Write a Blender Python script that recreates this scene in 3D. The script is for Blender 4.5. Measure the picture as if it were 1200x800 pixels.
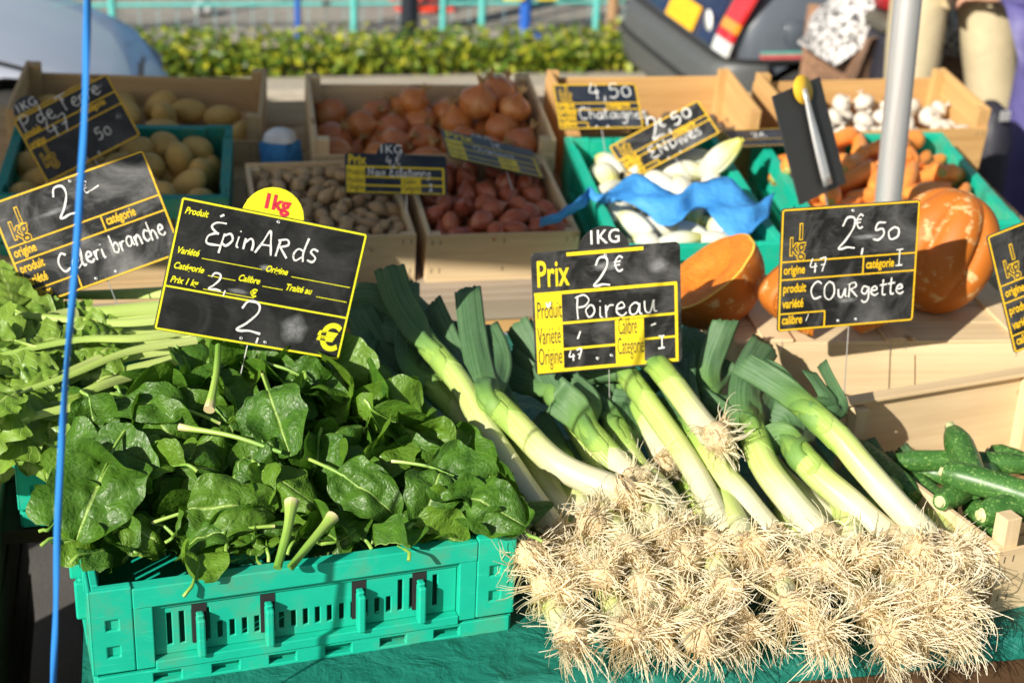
import bpy, bmesh, math, random
from mathutils import Vector, Matrix, Euler, noise
for _o in list(bpy.data.objects): bpy.data.objects.remove(_o)
SC = bpy.context.scene
COL = SC.collection
rnd = random.Random(7)
R = math.radians

# ------------------------------------------------------------------ camera
PITCH, YAW, ROLL, FPX, CAMH = 23.5, 13.5, 2.5, 1900.0, 2.05
_th, _ps, _ro = R(PITCH), R(YAW), R(ROLL)
CF = Vector((math.sin(_ps)*math.cos(_th), math.cos(_ps)*math.cos(_th), -math.sin(_th)))
_R0 = Vector((math.cos(_ps), -math.sin(_ps), 0)); _U0 = _R0.cross(CF)
CR = _R0*math.cos(_ro) + _U0*math.sin(_ro)
CU = -_R0*math.sin(_ro) + _U0*math.cos(_ro)
CO = Vector((0, 0, CAMH))
cam = bpy.data.cameras.new('camera'); camo = bpy.data.objects.new('camera', cam); COL.objects.link(camo)
camo.matrix_world = Matrix(((CR.x, CU.x, -CF.x, CO.x), (CR.y, CU.y, -CF.y, CO.y), (CR.z, CU.z, -CF.z, CO.z), (0, 0, 0, 1)))
cam.sensor_width = 36; cam.lens = FPX*36/1200
cam.clip_start = 0.05; cam.clip_end = 500
cam.dof.use_dof = True; cam.dof.focus_distance = 2.48; cam.dof.aperture_fstop = 3.6
SC.camera = camo

# ------------------------------------------------------------------ light
SUN_EL, SUN_AZ = 28.5, 50.0          # azimuth: from behind the viewer towards his left
S = Vector((-math.sin(R(SUN_AZ))*math.cos(R(SUN_EL)), -math.cos(R(SUN_AZ))*math.cos(R(SUN_EL)), math.sin(R(SUN_EL))))
w = bpy.data.worlds.new('World'); SC.world = w; w.use_nodes = True
nt = w.node_tree; bg = nt.nodes['Background']
sky = nt.nodes.new('ShaderNodeTexSky'); sky.sky_type = 'NISHITA'; sky.sun_disc = False
sky.sun_elevation = R(SUN_EL); sky.sun_rotation = math.atan2(S.x, S.y)
tint = nt.nodes.new('ShaderNodeMix'); tint.data_type = 'RGBA'; tint.blend_type = 'MULTIPLY'; tint.inputs[0].default_value = 1.0; tint.inputs[7].default_value = (1.06, .98, .85, 1)   # the photograph's daylight white balance
nt.links.new(sky.outputs[0], tint.inputs[6]); nt.links.new(tint.outputs[2], bg.inputs[0]); bg.inputs[1].default_value = 0.068
sun = bpy.data.lights.new('sun', 'SUN'); suno = bpy.data.objects.new('sun', sun); COL.objects.link(suno)
sun.energy = 5.0; sun.angle = R(0.5); sun.color = (1.0, 0.94, 0.83)
suno.rotation_euler = S.to_track_quat('Z', 'Y').to_euler()
SC.view_settings.view_transform = 'Standard'; SC.view_settings.look = 'None'
SC.view_settings.exposure = 0.66; SC.view_settings.gamma = 1.0; SC.view_settings.use_curve_mapping = False
SC.cycles.max_bounces = 12; SC.cycles.diffuse_bounces = 8; SC.cycles.transmission_bounces = 12; SC.cycles.transparent_max_bounces = 8

# ------------------------------------------------------------------ rays of the camera, used to find where things stand
def ray(x, y): return CF + CR*((x-600)/FPX) - CU*((y-400)/FPX)
def onz(x, y, z):
    d = ray(x, y); return CO + d*((z-CAMH)/d.z)
def at(x, y, Y):
    d = ray(x, y); return CO + d*(Y/d.y)
def onp(x, y, z0, k, y0):
    d = ray(x, y); return CO + d*((z0-k*y0-CAMH)/(d.z-k*d.y))
def bench(x, y, dz=0): return onp(x, y, .82+dz, .15, 3.4)

# ------------------------------------------------------------------ materials
MATS = {}
class NT:
    def __init__(s, name):
        s.m = bpy.data.materials.new(name); s.m.use_nodes = True
        s.t = s.m.node_tree; s.b = s.t.nodes['Principled BSDF']; s.out = s.t.nodes['Material Output']; MATS[name] = s.m
    def n(s, typ, **kw):
        x = s.t.nodes.new('ShaderNode'+typ)
        for k, v in kw.items(): setattr(x, k, v)
        return x
    def l(s, a, b): s.t.links.new(a, b)
    def set(s, **kw):
        for k, v in kw.items():
            k = {'rough': 'Roughness', 'metal': 'Metallic', 'col': 'Base Color', 'spec': 'Specular IOR Level', 'sss': 'Subsurface Weight',
                 'trans': 'Transmission Weight', 'coat': 'Coat Weight', 'sheen': 'Sheen Weight'}.get(k, k)
            if k == 'Base Color' and len(v) == 3: v = (*v, 1)
            s.b.inputs[k].default_value = v
        return s
    def coord(s, kind='Object', scale=(1, 1, 1)):
        c = s.n('TexCoord'); mp = s.n('Mapping'); mp.inputs['Scale'].default_value = scale
        s.l(c.outputs[kind], mp.inputs[0]); return mp.outputs[0]
    def noise(s, vec, scale=5, detail=4, rough=.55, dist=0):
        x = s.n('TexNoise'); x.inputs['Scale'].default_value = scale; x.inputs['Detail'].default_value = detail
        x.inputs['Roughness'].default_value = rough; x.inputs['Distortion'].default_value = dist
        if vec is not None: s.l(vec, x.inputs['Vector'])
        return x.outputs[0]
    def ramp(s, fac, stops, interp='LINEAR'):
        x = s.n('ValToRGB'); x.color_ramp.interpolation = interp
        e = x.color_ramp.elements
        while len(e) < len(stops): e.new(0.5)
        for i, (p, c) in enumerate(stops):
            e[i].position = p; e[i].color = (*c, 1) if len(c) == 3 else c
        s.l(fac, x.inputs[0]); return x.outputs[0]
    def mix(s, fac, a, b, mode='MIX'):
        x = s.n('Mix', data_type='RGBA', blend_type=mode)
        for sock, v in ((x.inputs[0], fac), (x.inputs[6], a), (x.inputs[7], b)):
            if isinstance(v, (int, float)): sock.default_value = v
            elif isinstance(v, tuple): sock.default_value = (*v, 1) if len(v) == 3 else v
            else: s.l(v, sock)
        return x.outputs[2]
    def math(s, op, a, b=0.0):
        x = s.n('Math', operation=op)
        for sock, v in ((x.inputs[0], a), (x.inputs[1], b)):
            if isinstance(v, (int, float)): sock.default_value = v
            else: s.l(v, sock)
        return x.outputs[0]
    def col(s, c): s.l(c, s.b.inputs['Base Color']); return s
    def rough(s, c): s.l(c, s.b.inputs['Roughness']); return s
    def bump(s, h, strength=.3, dist=.002):
        x = s.n('Bump'); x.inputs['Strength'].default_value = strength; x.inputs['Distance'].default_value = dist
        s.l(h, x.inputs['Height']); s.l(x.outputs[0], s.b.inputs['Normal']); return s
    def translucent(s, col, fac):
        t = s.n('BsdfTranslucent'); m = s.n('MixShader'); m.inputs[0].default_value = fac
        if isinstance(col, tuple): t.inputs[0].default_value = (*col, 1)
        else: s.l(col, t.inputs[0])
        s.l(s.b.outputs[0], m.inputs[1]); s.l(t.outputs[0], m.inputs[2]); s.l(m.outputs[0], s.out.inputs[0]); return s
    def holes(s, fac):
        t = s.n('BsdfTransparent'); m = s.n('MixShader')
        s.l(fac, m.inputs[0]); s.l(t.outputs[0], m.inputs[1]); s.l(s.b.outputs[0], m.inputs[2]); s.l(m.outputs[0], s.out.inputs[0]); return s
    def objrand(s): return s.n('ObjectInfo').outputs['Random']
    def island(s): return s.n('NewGeometry').outputs['Random Per Island']
    def uv(s): 
        x = s.n('SeparateXYZ'); s.l(s.n('TexCoord').outputs['UV'], x.inputs[0]); return x.outputs[0], x.outputs[1]

def plain(name, col, rough=.5, metal=0, var=.12, scale=30, **kw):
    t = NT(name); t.set(rough=rough, metal=metal, **kw)
    n = t.noise(t.coord(), scale, 5)
    d = tuple(max(0, c*(1-var)) for c in col); b = tuple(min(1, c*(1+var)) for c in col)
    t.col(t.ramp(n, [(.3, d), (.7, b)])); return t

def wood(name, a, b, knot=(.25, .12, .05), rough=.65):
    t = NT(name)
    v = t.coord('UV', (2.2, 42, 1)); n1 = t.noise(v, 1.0, 6, .6, .6)
    v2 = t.coord('UV', (1.3, 5, 1)); n2 = t.noise(v2, 1.5, 3)
    v3 = t.coord('UV', (3, 160, 1)); n3 = t.noise(v3, 1, 3)
    c = t.ramp(n1, [(.30, a), (.7, b)])
    c = t.mix(t.ramp(n2, [(.35, (0, 0, 0)), (.75, (.55,)*3)]), c, tuple(x*.72 for x in a))
    c = t.mix(t.ramp(t.island(), [(0, (.0,)*3), (1, (.35,)*3)]), c, tuple(min(1, x*1.15) for x in b))
    kn = t.n('TexVoronoi'); kn.inputs['Scale'].default_value = 1.0; t.l(t.coord('UV', (4.5, 11, 1)), kn.inputs['Vector'])
    c = t.mix(t.ramp(kn.outputs['Distance'], [(.05, (.85,)*3), (.13, (0, 0, 0))]), c, knot)
    t.col(c).set(rough=rough, spec=.25).bump(n3, .25, .0015); return t
wood('poplar', (.57, .41, .23), (.74, .58, .355))
wood('pine_orange', (.48, .26, .095), (.64, .40, .165))
wood('grey_wood', (.27, .21, .15), (.38, .31, .235))
wood('plank_dark', (.055, .03, .014), (.11, .06, .028))
wood('dim_wood', (.44, .29, .14), (.57, .41, .22))

def plastic(name, c):
    t = NT(name); v = t.coord('Object')
    n = t.noise(v, 14, 6); n2 = t.noise(t.coord('Object', (1, 1, 3)), 60, 4)
    d = t.ramp(n, [(.30, tuple(x*.86 for x in c)), (.65, c)])
    dirt = t.math('MULTIPLY', t.ramp(t.noise(v, 7, 8, .7), [(.50, (0, 0, 0)), (.70, (1, 1, 1))]), .55)
    sc = t.ramp(t.noise(t.coord('Object', (6, 60, 90)), 3, 4, .7), [(.60, (0,)*3), (.70, (.40,)*3)])
    d = t.mix(sc, d, tuple(min(1, x*1.35+.05) for x in c))
    t.col(t.mix(dirt, d, (.16, .17, .09)))
    t.rough(t.ramp(n2, [(.3, (.3,)*3), (.7, (.48,)*3)])).set(spec=.45).bump(n2, .12, .001)
    t.translucent(c, .06)
plastic('teal_plastic', (.010, .47, .315))
plastic('shaded_teal_plastic', (.006, .25, .20))  # same teal darkened: the potato crate's shade is put into its colour

def board(name, smear, base=(.010, .0105, .011)):
    t = NT(name); v = t.coord('Object', (1, 1, 1))
    n = t.noise(v, 9, 6, .65, .8); n2 = t.noise(t.coord('Object', (30, 130, 30)), 1, 5, .6)
    f = t.math('MULTIPLY', t.ramp(n, [(.42, (0, 0, 0)), (.75, (1, 1, 1))]), smear)
    f = t.math('ADD', f, t.math('MULTIPLY', t.ramp(n2, [(.55, (0, 0, 0)), (.8, (1, 1, 1))]), smear*.35))
    t.col(t.mix(f, base, (.42, .42, .42))).set(rough=.38, spec=.4); t.bump(n2, .05, .0005)
board('board_clean', .10); board('board_used', .27); board('board_dusty', .46); board('board_blue', .12, (.012, .018, .03))
def chalk(name):
    t = NT(name); n = t.noise(t.coord('Object'), 420, 3, .7); n2 = t.noise(t.coord('Object'), 60, 3)
    t.set(col=(.74, .74, .72), rough=.95)
    t.holes(t.ramp(t.math('ADD', n, t.math('MULTIPLY', n2, .55)), [(.52, (.12,)*3), (.70, (1, 1, 1))]))
chalk('chalk')
def worn(name, c):
    t = NT(name); n = t.noise(t.coord('Object'), 90, 5, .7)
    t.col(t.ramp(n, [(.3, tuple(x*.78 for x in c)), (.55, c)])).set(rough=.5)
worn('yellow_paint', (.80, .60, .015)); worn('lemon_paint', (.80, .78, .02)); worn('amber_paint', (.74, .46, .012))
worn('white_paint', (.8, .8, .77)); worn('red_paint', (.62, .03, .06)); worn('black_paint', (.03, .03, .03))
t = NT('smear'); n = t.noise(t.coord('Object'), 90, 6, .7); t.set(col=(.30, .31, .32), rough=.9); t.holes(t.math('MULTIPLY', t.ramp(n, [(.25, (.2,)*3), (.75, (.9,)*3)]), t.ramp(t.uv()[0], [(.35, (.9,)*3), (1, (0,)*3)])))
plain('steel', (.74, .74, .74), .32, .7, .05)
t = NT('aluminium'); v = t.coord('Object', (80, 80, 1.2)); n = t.noise(v, 1, 5)
t.col(t.ramp(n, [(.3, (.70, .70, .72)), (.7, (.80, .80, .81))])).set(metal=.75).rough(t.ramp(n, [(.3, (.36,)*3), (.7, (.48,)*3)]))
plain('brass_yellow', (.68, .42, .03), .35, 0, .06)

# vegetables
t = NT('leek_shaft'); u, v = t.uv()
st = t.noise(t.coord('UV', (70, 1.0, 1)), 1, 4); bl = t.noise(t.coord('Object'), 30, 4)
vv = t.math('ADD', v, t.math('MULTIPLY', t.math('SUBTRACT', bl, .5), .22))
vv = t.math('ADD', vv, t.math('MULTIPLY', t.math('SUBTRACT', st, .5), .16))
c = t.ramp(vv, [(.0, (.56, .51, .37)), (.30, (.57, .55, .37)), (.55, (.46, .53, .16)), (.80, (.34, .48, .10)), (1.0, (.29, .43, .085))])
c = t.mix(t.ramp(st, [(.36, (.5,)*3), (.56, (0, 0, 0))]), c, (.58, .60, .30))
c = t.mix(t.ramp(t.noise(t.coord('Object'), 70, 6, .8), [(.60, (0,)*3), (.72, (.5,)*3)]), c, (.42, .34, .18))
t.col(c).set(rough=.42, spec=.5, sss=.18)
t.b.inputs['Subsurface Radius'].default_value = (.006, .006, .003); t.b.inputs['Subsurface Scale'].default_value = .6
t.bump(st, .22, .0012)
t = NT('leek_leaf'); u, v = t.uv()
st = t.noise(t.coord('UV', (40, .7, 1)), 1, 3, .5); bl = t.noise(t.coord('Object'), 18, 4)
vv = t.math('ADD', v, t.math('MULTIPLY', t.math('SUBTRACT', bl, .5), .3))
c = t.ramp(vv, [(.0, (.36, .52, .11)), (.12, (.31, .47, .09)), (.30, (.15, .30, .06)), (.52, (.06, .155, .045)), (1.0, (.045, .115, .045))]); c0 = c
c = t.mix(t.ramp(st, [(.42, (0, 0, 0)), (.60, (.75,)*3)]), c, (.16, .27, .12))
n9 = t.noise(t.coord('Object', (1, 1, 1)), 55, 5, .7); c = t.mix(t.ramp(n9, [(.5, (0,)*3), (.8, (.4,)*3)]), c, (.17, .26, .18))
c = t.mix(t.math('MULTIPLY', t.island(), .35), c, (.075, .17, .08)); c = t.mix(t.ramp(v, [(.22, (0,)*3), (.5, (1,)*3)]), c0, c)
t.col(c).rough(t.ramp(bl, [(.3, (.38,)*3), (.7, (.58,)*3)])).bump(st, .8, .0022); t.set(spec=.4); t.translucent(c, .16)
t = NT('root_hair'); n = t.island(); u, v = t.uv()
c = t.ramp(t.math('ADD', v, t.math('MULTIPLY', t.math('SUBTRACT', t.noise(t.coord('Object'), 30, 3), .5), .5)), [(0, (.78, .52, .24)), (.16, (.90, .72, .43)), (.45, (.94, .85, .62)), (1, (.96, .93, .83))])
t.col(t.mix(t.math('MULTIPLY', n, .35), c, (.95, .91, .78))).set(rough=.55)
t.translucent((.99, .90, .66), .5)
t = NT('root_disc'); n = t.noise(t.coord('Object', (1, 1, 1)), 140, 4, .7); t.col(t.ramp(n, [(.3, (.62, .42, .20)), (.6, (.86, .72, .46))])).set(rough=.8).bump(n, 1.0, .006); t.translucent((.9, .72, .42), .25)

t = NT('spinach_blade'); u, v = t.uv()
big = t.noise(t.coord('Object'), 26, 4); fine = t.noise(t.coord('Object'), 160, 4)
vo = t.n('TexVoronoi', feature='DISTANCE_TO_EDGE'); vo.inputs['Scale'].default_value = 11; t.l(t.coord('UV', (1, 1.4, 1)), vo.inputs['Vector'])
veins = t.ramp(vo.outputs[0], [(.0, (1,)*3), (.07, (.0,)*3)])
ab = t.math('ABSOLUTE', t.math('SUBTRACT', u, .5)); mid = t.ramp(ab, [(.008, (1,)*3), (.030, (0,)*3)])
sv = t.math('SINE', t.math('ADD', t.math('MULTIPLY', v, 38.0), t.math('MULTIPLY', ab, -42.0))); side = t.ramp(sv, [(.92, (0,)*3), (.99, (.7,)*3)])
c = t.ramp(big, [(.30, (.020, .074, .007)), (.62, (.060, .160, .012))])
c = t.mix(t.ramp(t.objrand(), [(0, (0,)*3), (.5, (.10,)*3), (1, (.75,)*3)]), c, (.15, .275, .018))
c = t.mix(t.math('MULTIPLY', veins, .16), c, (.16, .30, .05)); c = t.mix(t.math('MULTIPLY', side, .38), c, (.16, .30, .05)); c = t.mix(mid, c, (.30, .44, .11))
c = t.mix(t.math('MULTIPLY', t.ramp(t.noise(t.coord('Object'), 13, 6), [(.68, (0,)*3), (.78, (1,)*3)]), .5), c, (.20, .17, .05))
t.col(c).rough(t.ramp(fine, [(.3, (.33,)*3), (.7, (.60,)*3)])).set(spec=.45)
h = t.math('ADD', t.math('MULTIPLY', vo.outputs[0], .9), t.math('MULTIPLY', t.noise(t.coord('Object'), 60, 3), 1.0)); h = t.math('SUBTRACT', h, t.math('MULTIPLY', mid, .5)); t.bump(h, .55, .0045)
t.translucent(t.mix(.5, c, (.16, .40, .02)), .22)
t = NT('spinach_stalk'); u, v = t.uv()
t.col(t.ramp(t.math('ADD', v, t.math('MULTIPLY', t.noise(t.coord('Object'), 40, 3), .12)), [(.0, (.62, .36, .28)), (.07, (.60, .52, .28)), (.2, (.32, .46, .09)), (1, (.13, .28, .035))])).set(rough=.4, sss=.1)
t.b.inputs['Subsurface Scale'].default_value = .01
t = NT('celery_stalk'); u, v = t.uv(); st = t.noise(t.coord('UV', (26, .8, 1)), 1, 3)
t.col(t.mix(t.ramp(st, [(.35, (0,)*3), (.65, (.6,)*3)]), t.ramp(v, [(0, (.60, .68, .25)), (.5, (.38, .53, .10)), (1, (.22, .40, .05))]), (.50, .62, .19))).set(rough=.38).bump(st, .5, .002); t.translucent((.4, .55, .1), .1)
t = NT('celery_leaf'); u, v = t.uv(); n = t.noise(t.coord('Object'), 30, 4)
ab = t.math('ABSOLUTE', t.math('SUBTRACT', u, .5)); mid = t.ramp(ab, [(.01, (1,)*3), (.04, (0,)*3)])
sv = t.math('SINE', t.math('ADD', t.math('MULTIPLY', v, 30.0), t.math('MULTIPLY', ab, -40.0))); side = t.ramp(sv, [(.80, (0,)*3), (.99, (.6,)*3)])
c = t.ramp(n, [(.3, (.075, .19, .012)), (.7, (.17, .31, .025))]); c = t.mix(t.math('MULTIPLY', t.island(), .45), c, (.30, .42, .07))
c = t.mix(side, c, (.30, .44, .09)); c = t.mix(mid, c, (.40, .53, .14))
t.col(c).set(rough=.42).bump(t.math('ADD', n, t.math('MULTIPLY', side, -.4)), .5, .004); t.translucent(t.mix(.4, c, (.4, .6, .08)), .25)

def skinveg(name, a, b, spots=None, rough=.45, scale=18, streak=None, per=None, **kw):
    t = NT(name); n = t.noise(t.coord('Object'), scale, 5, .6)
    c = t.ramp(n, [(.3, a), (.7, b)])
    if streak:
        s_ = t.noise(t.coord('UV', (streak[0], 1.2, 1)), 1, 4, .6); c = t.mix(t.ramp(s_, [(.42, (0,)*3), (.66, (streak[2],)*3)]), c, streak[1]); t.bump(s_, .3, .002)
    if per: c = t.mix(t.ramp(t.objrand(), [(0, (0,)*3), (1, (per[1],)*3)]), c, per[0])
    if spots:
        s_ = t.noise(t.coord('Object'), spots[0], 4, .7); c = t.mix(t.ramp(s_, [(spots[3] if len(spots) > 3 else .6, (0,)*3), ((spots[3] if len(spots) > 3 else .6)+.08, (spots[2],)*3)]), c, spots[1])
    t.col(c).set(rough=rough, **kw); return t
skinveg('potato_skin', (.46, .28, .07), (.60, .40, .12), (160, (.2, .12, .05), .5), .6)
skinveg('onion_skin', (.48, .13, .022), (.68, .25, .05), (9, (.72, .42, .20), .5, .56), .28, 8, (34, (.70, .34, .12), .5), ((.40, .10, .06), .5))
skinveg('shallot_skin', (.28, .05, .018), (.46, .12, .038), (14, (.60, .30, .16), .5, .58), .3, 10, (30, (.58, .24, .12), .5), ((.30, .07, .06), .5))
skinveg('small_bulb_skin', (.38, .25, .12), (.52, .37, .20), (40, (.24, .13, .06), .5), .6, 20, (24, (.58, .43, .25), .5), ((.30, .18, .09), .6))
skinveg('dry_neck', (.40, .24, .09), (.56, .38, .17), None, .8, 60)
skinveg('carrot_skin', (.76, .22, .03), (.84, .33, .07), (30, (.55, .13, .02), .4), .42, 22, None, ((.78, .28, .06), .5))
skinveg('carrot_top', (.40, .36, .10), (.22, .26, .07), None, .7, 200)
t = NT('endive_leaf'); u, v = t.uv()
t.col(t.ramp(t.math('ADD', v, t.math('MULTIPLY', t.math('SUBTRACT', t.noise(t.coord('Object'), 20, 3), .5), .3)), [(0, (.62, .60, .49)), (.55, (.64, .63, .50)), (.8, (.62, .60, .22)), (1, (.60, .54, .07))])).set(rough=.38, sss=.15).bump(t.noise(t.coord('UV', (30, 1, 1)), 1, 3), .25, .002)
t.b.inputs['Subsurface Scale'].default_value = .01
skinveg('garlic_skin', (.50, .45, .37), (.64, .58, .49), (60, (.62, .52, .45), .5), .6, 30, (30, (.66, .58, .52), .5))
t = skinveg('zucchini_skin', (.018, .075, .012), (.045, .14, .022), (170, (.20, .34, .09), .8, .55), .42, 30, (9, (.07, .19, .04), .6), None, spec=.55)
skinveg('zucchini_stem', (.44, .48, .20), (.60, .62, .34), None, .6, 120)
skinveg('pumpkin_skin', (.42, .110, .007), (.56, .165, .012), (26, (.62, .44, .20), .8, .56), .62, 7, (9, (.42, .12, .012), .5))
t = NT('pumpkin_flesh'); n = t.noise(t.coord('Object'), 30, 6, .7); n2 = t.noise(t.coord('Object'), 180, 4)
t.col(t.ramp(n, [(.3, (.62, .145, .008)), (.6, (.74, .22, .014)), (.8, (.80, .31, .045))])).set(rough=.6, sss=.1).bump(t.math('ADD', n, n2), .8, .006); t.b.inputs['Subsurface Scale'].default_value = .01
plain('pumpkin_rind', (.78, .46, .06), .5)
# fabric, street
def cloth(name, c, b=.5, sc=9):
    t = NT(name); n = t.noise(t.coord('Object'), sc, 5, .55, .4); n2 = t.noise(t.coord('Object'), 600, 2)
    t.col(t.ramp(n, [(.3, tuple(x*.8 for x in c)), (.7, c)])).set(rough=.55, spec=.4).bump(n, b, .02)
cloth('green_cloth', (.008, .155, .115), .9, 16); cloth('grey_cloth', (.16, .17, .21)); cloth('canopy_cloth', (.25, .3, .4)); cloth('beige_cloth', (.56, .47, .30), .5, 7)
cloth('jacket_cloth', (.10, .09, .26)); cloth('dark_cloth', (.025, .025, .035)); cloth('navy_cloth', (.03, .04, .09)); cloth('red_cloth', (.45, .02, .03)); cloth('olive_cloth', (.10, .09, .07))
t = NT('spotted_cloth'); n = t.noise(t.coord('Object'), 55, 3, .7); t.col(t.ramp(n, [(.44, (.03, .03, .035)), (.53, (.60, .58, .57))])).set(rough=.85)
t = NT('tweed_cloth'); n = t.noise(t.coord('Object'), 90, 4, .7); t.col(t.ramp(n, [(.35, (.09, .045, .025)), (.65, (.34, .19, .11))])).set(rough=.9)
t = NT('blue_paper'); n = t.noise(t.coord('Object'), 14, 5); t.col(t.ramp(n, [(.3, (.06, .34, .78)), (.7, (.10, .44, .86))])).set(rough=.55).bump(t.noise(t.coord('Object'), 70, 5, .6), .8, .006); t.translucent((.12, .45, .9), .35)
t = NT('blue_tape'); n = t.noise(t.coord('UV', (30, 4, 1)), 1, 3); t.col(t.ramp(n, [(.3, (.02, .19, .60)), (.7, (.05, .30, .78))])).set(rough=.35); t.translucent((.03, .25, .7), .2)
plain('white_paper', (.8, .8, .78), .7)
t = NT('asphalt'); v = t.coord('Object'); n = t.noise(v, 130, 5, .7); n2 = t.noise(v, .9, 5)
t.col(t.mix(t.ramp(n2, [(.35, (0,)*3), (.7, (.6,)*3)]), t.ramp(n, [(.3, (.05, .048, .045)), (.7, (.10, .095, .09))]), (.17, .155, .135))).set(rough=.9).bump(n, .6, .006)
t = NT('concrete'); v = t.coord('Object'); n = t.noise(v, 40, 6, .7); n2 = t.noise(v, 2.4, 4)
t.col(t.mix(t.ramp(n2, [(.4, (0,)*3), (.7, (.5,)*3)]), t.ramp(n, [(.3, (.34, .30, .24)), (.7, (.46, .41, .33))]), (.26, .23, .18))).set(rough=.9).bump(n, .3, .004)
t = NT('dust_ground'); v = t.coord('Object'); n = t.noise(v, 16, 7, .75); n2 = t.noise(v, 1.7, 5)
t.col(t.mix(t.ramp(n2, [(.35, (0,)*3), (.65, (.7,)*3)]), t.ramp(n, [(.3, (.24, .22, .18)), (.7, (.42, .38, .31))]), (.22, .21, .19))).set(rough=.95).bump(n, .6, .02)
t = NT('hedge_leaf'); c = t.ramp(t.island(), [(0, (.035, .085, .012)), (.35, (.11, .20, .02)), (.7, (.28, .34, .025)), (1, (.48, .45, .03))]); t.col(c).set(rough=.45); t.translucent(t.mix(.5, c, (.35, .42, .03)), .28)
plain('hedge_wood', (.08, .055, .035), .9)
def paint(name, c, metal=.0, rough=.35):
    t = NT(name); n = t.noise(t.coord('Object'), 3, 5); t.col(t.ramp(n, [(.3, tuple(x*.9 for x in c)), (.7, c)])).set(metal=metal, rough=rough, coat=.6); t.b.inputs['Coat Roughness'].default_value = .06
paint('silver_paint', (.54, .58, .68), .25, .35); paint('slate_paint', (.085, .10, .125)); paint('navy_car_paint', (.012, .03, .085)); paint('hatch_paint', (.018, .026, .075))
plain('grey_bumper', (.085, .09, .09), .45); plain('tyre_rubber', (.022, .021, .02), .85); plain('hub_grey', (.42, .40, .36), .45, .4); plain('arch_black', (.012, .012, .012), .9)
NT('car_glass').set(col=(.02, .025, .03), rough=.05, spec=.7)
NT('lamp_red').set(col=(.62, .015, .02), rough=.15, coat=1.0); NT('lamp_amber').set(col=(.85, .30, .02), rough=.15, coat=1.0); NT('lamp_clear').set(col=(.72, .72, .70), rough=.12, coat=1.0)
plain('plate_amber', (.86, .46, .015), .4); plain('turquoise_paint', (.10, .45, .42), .5); plain('blue_paint', (.02, .10, .42), .4); plain('dark_pole_paint', (.012, .016, .024), .4)
plain('fence_mesh_paint', (.25, .45, .50), .5); plain('wood_post', (.30, .18, .09), .8); plain('cone_red', (.72, .05, .02), .5); plain('stripe_red', (.50, .10, .10), .5); plain('stripe_teal', (.10, .42, .34), .5)
plain('container_blue', (.03, .11, .27), .5); plain('wall_white', (.55, .55, .55), .8)
t = NT('skin'); n = t.noise(t.coord('Object'), 30, 3); t.col(t.ramp(n, [(.3, (.50, .26, .17)), (.7, (.60, .34, .23))])).set(rough=.5, sss=.1); t.b.inputs['Subsurface Scale'].default_value = .01
plain('hair_brown', (.06, .035, .02), .6, 0, .3, 80); plain('hair_grey', (.32, .30, .28), .6, 0, .3, 80); plain('shoe_leather', (.02, .016, .014), .35); plain('eye_dark', (.02, .015, .01), .2)

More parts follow.
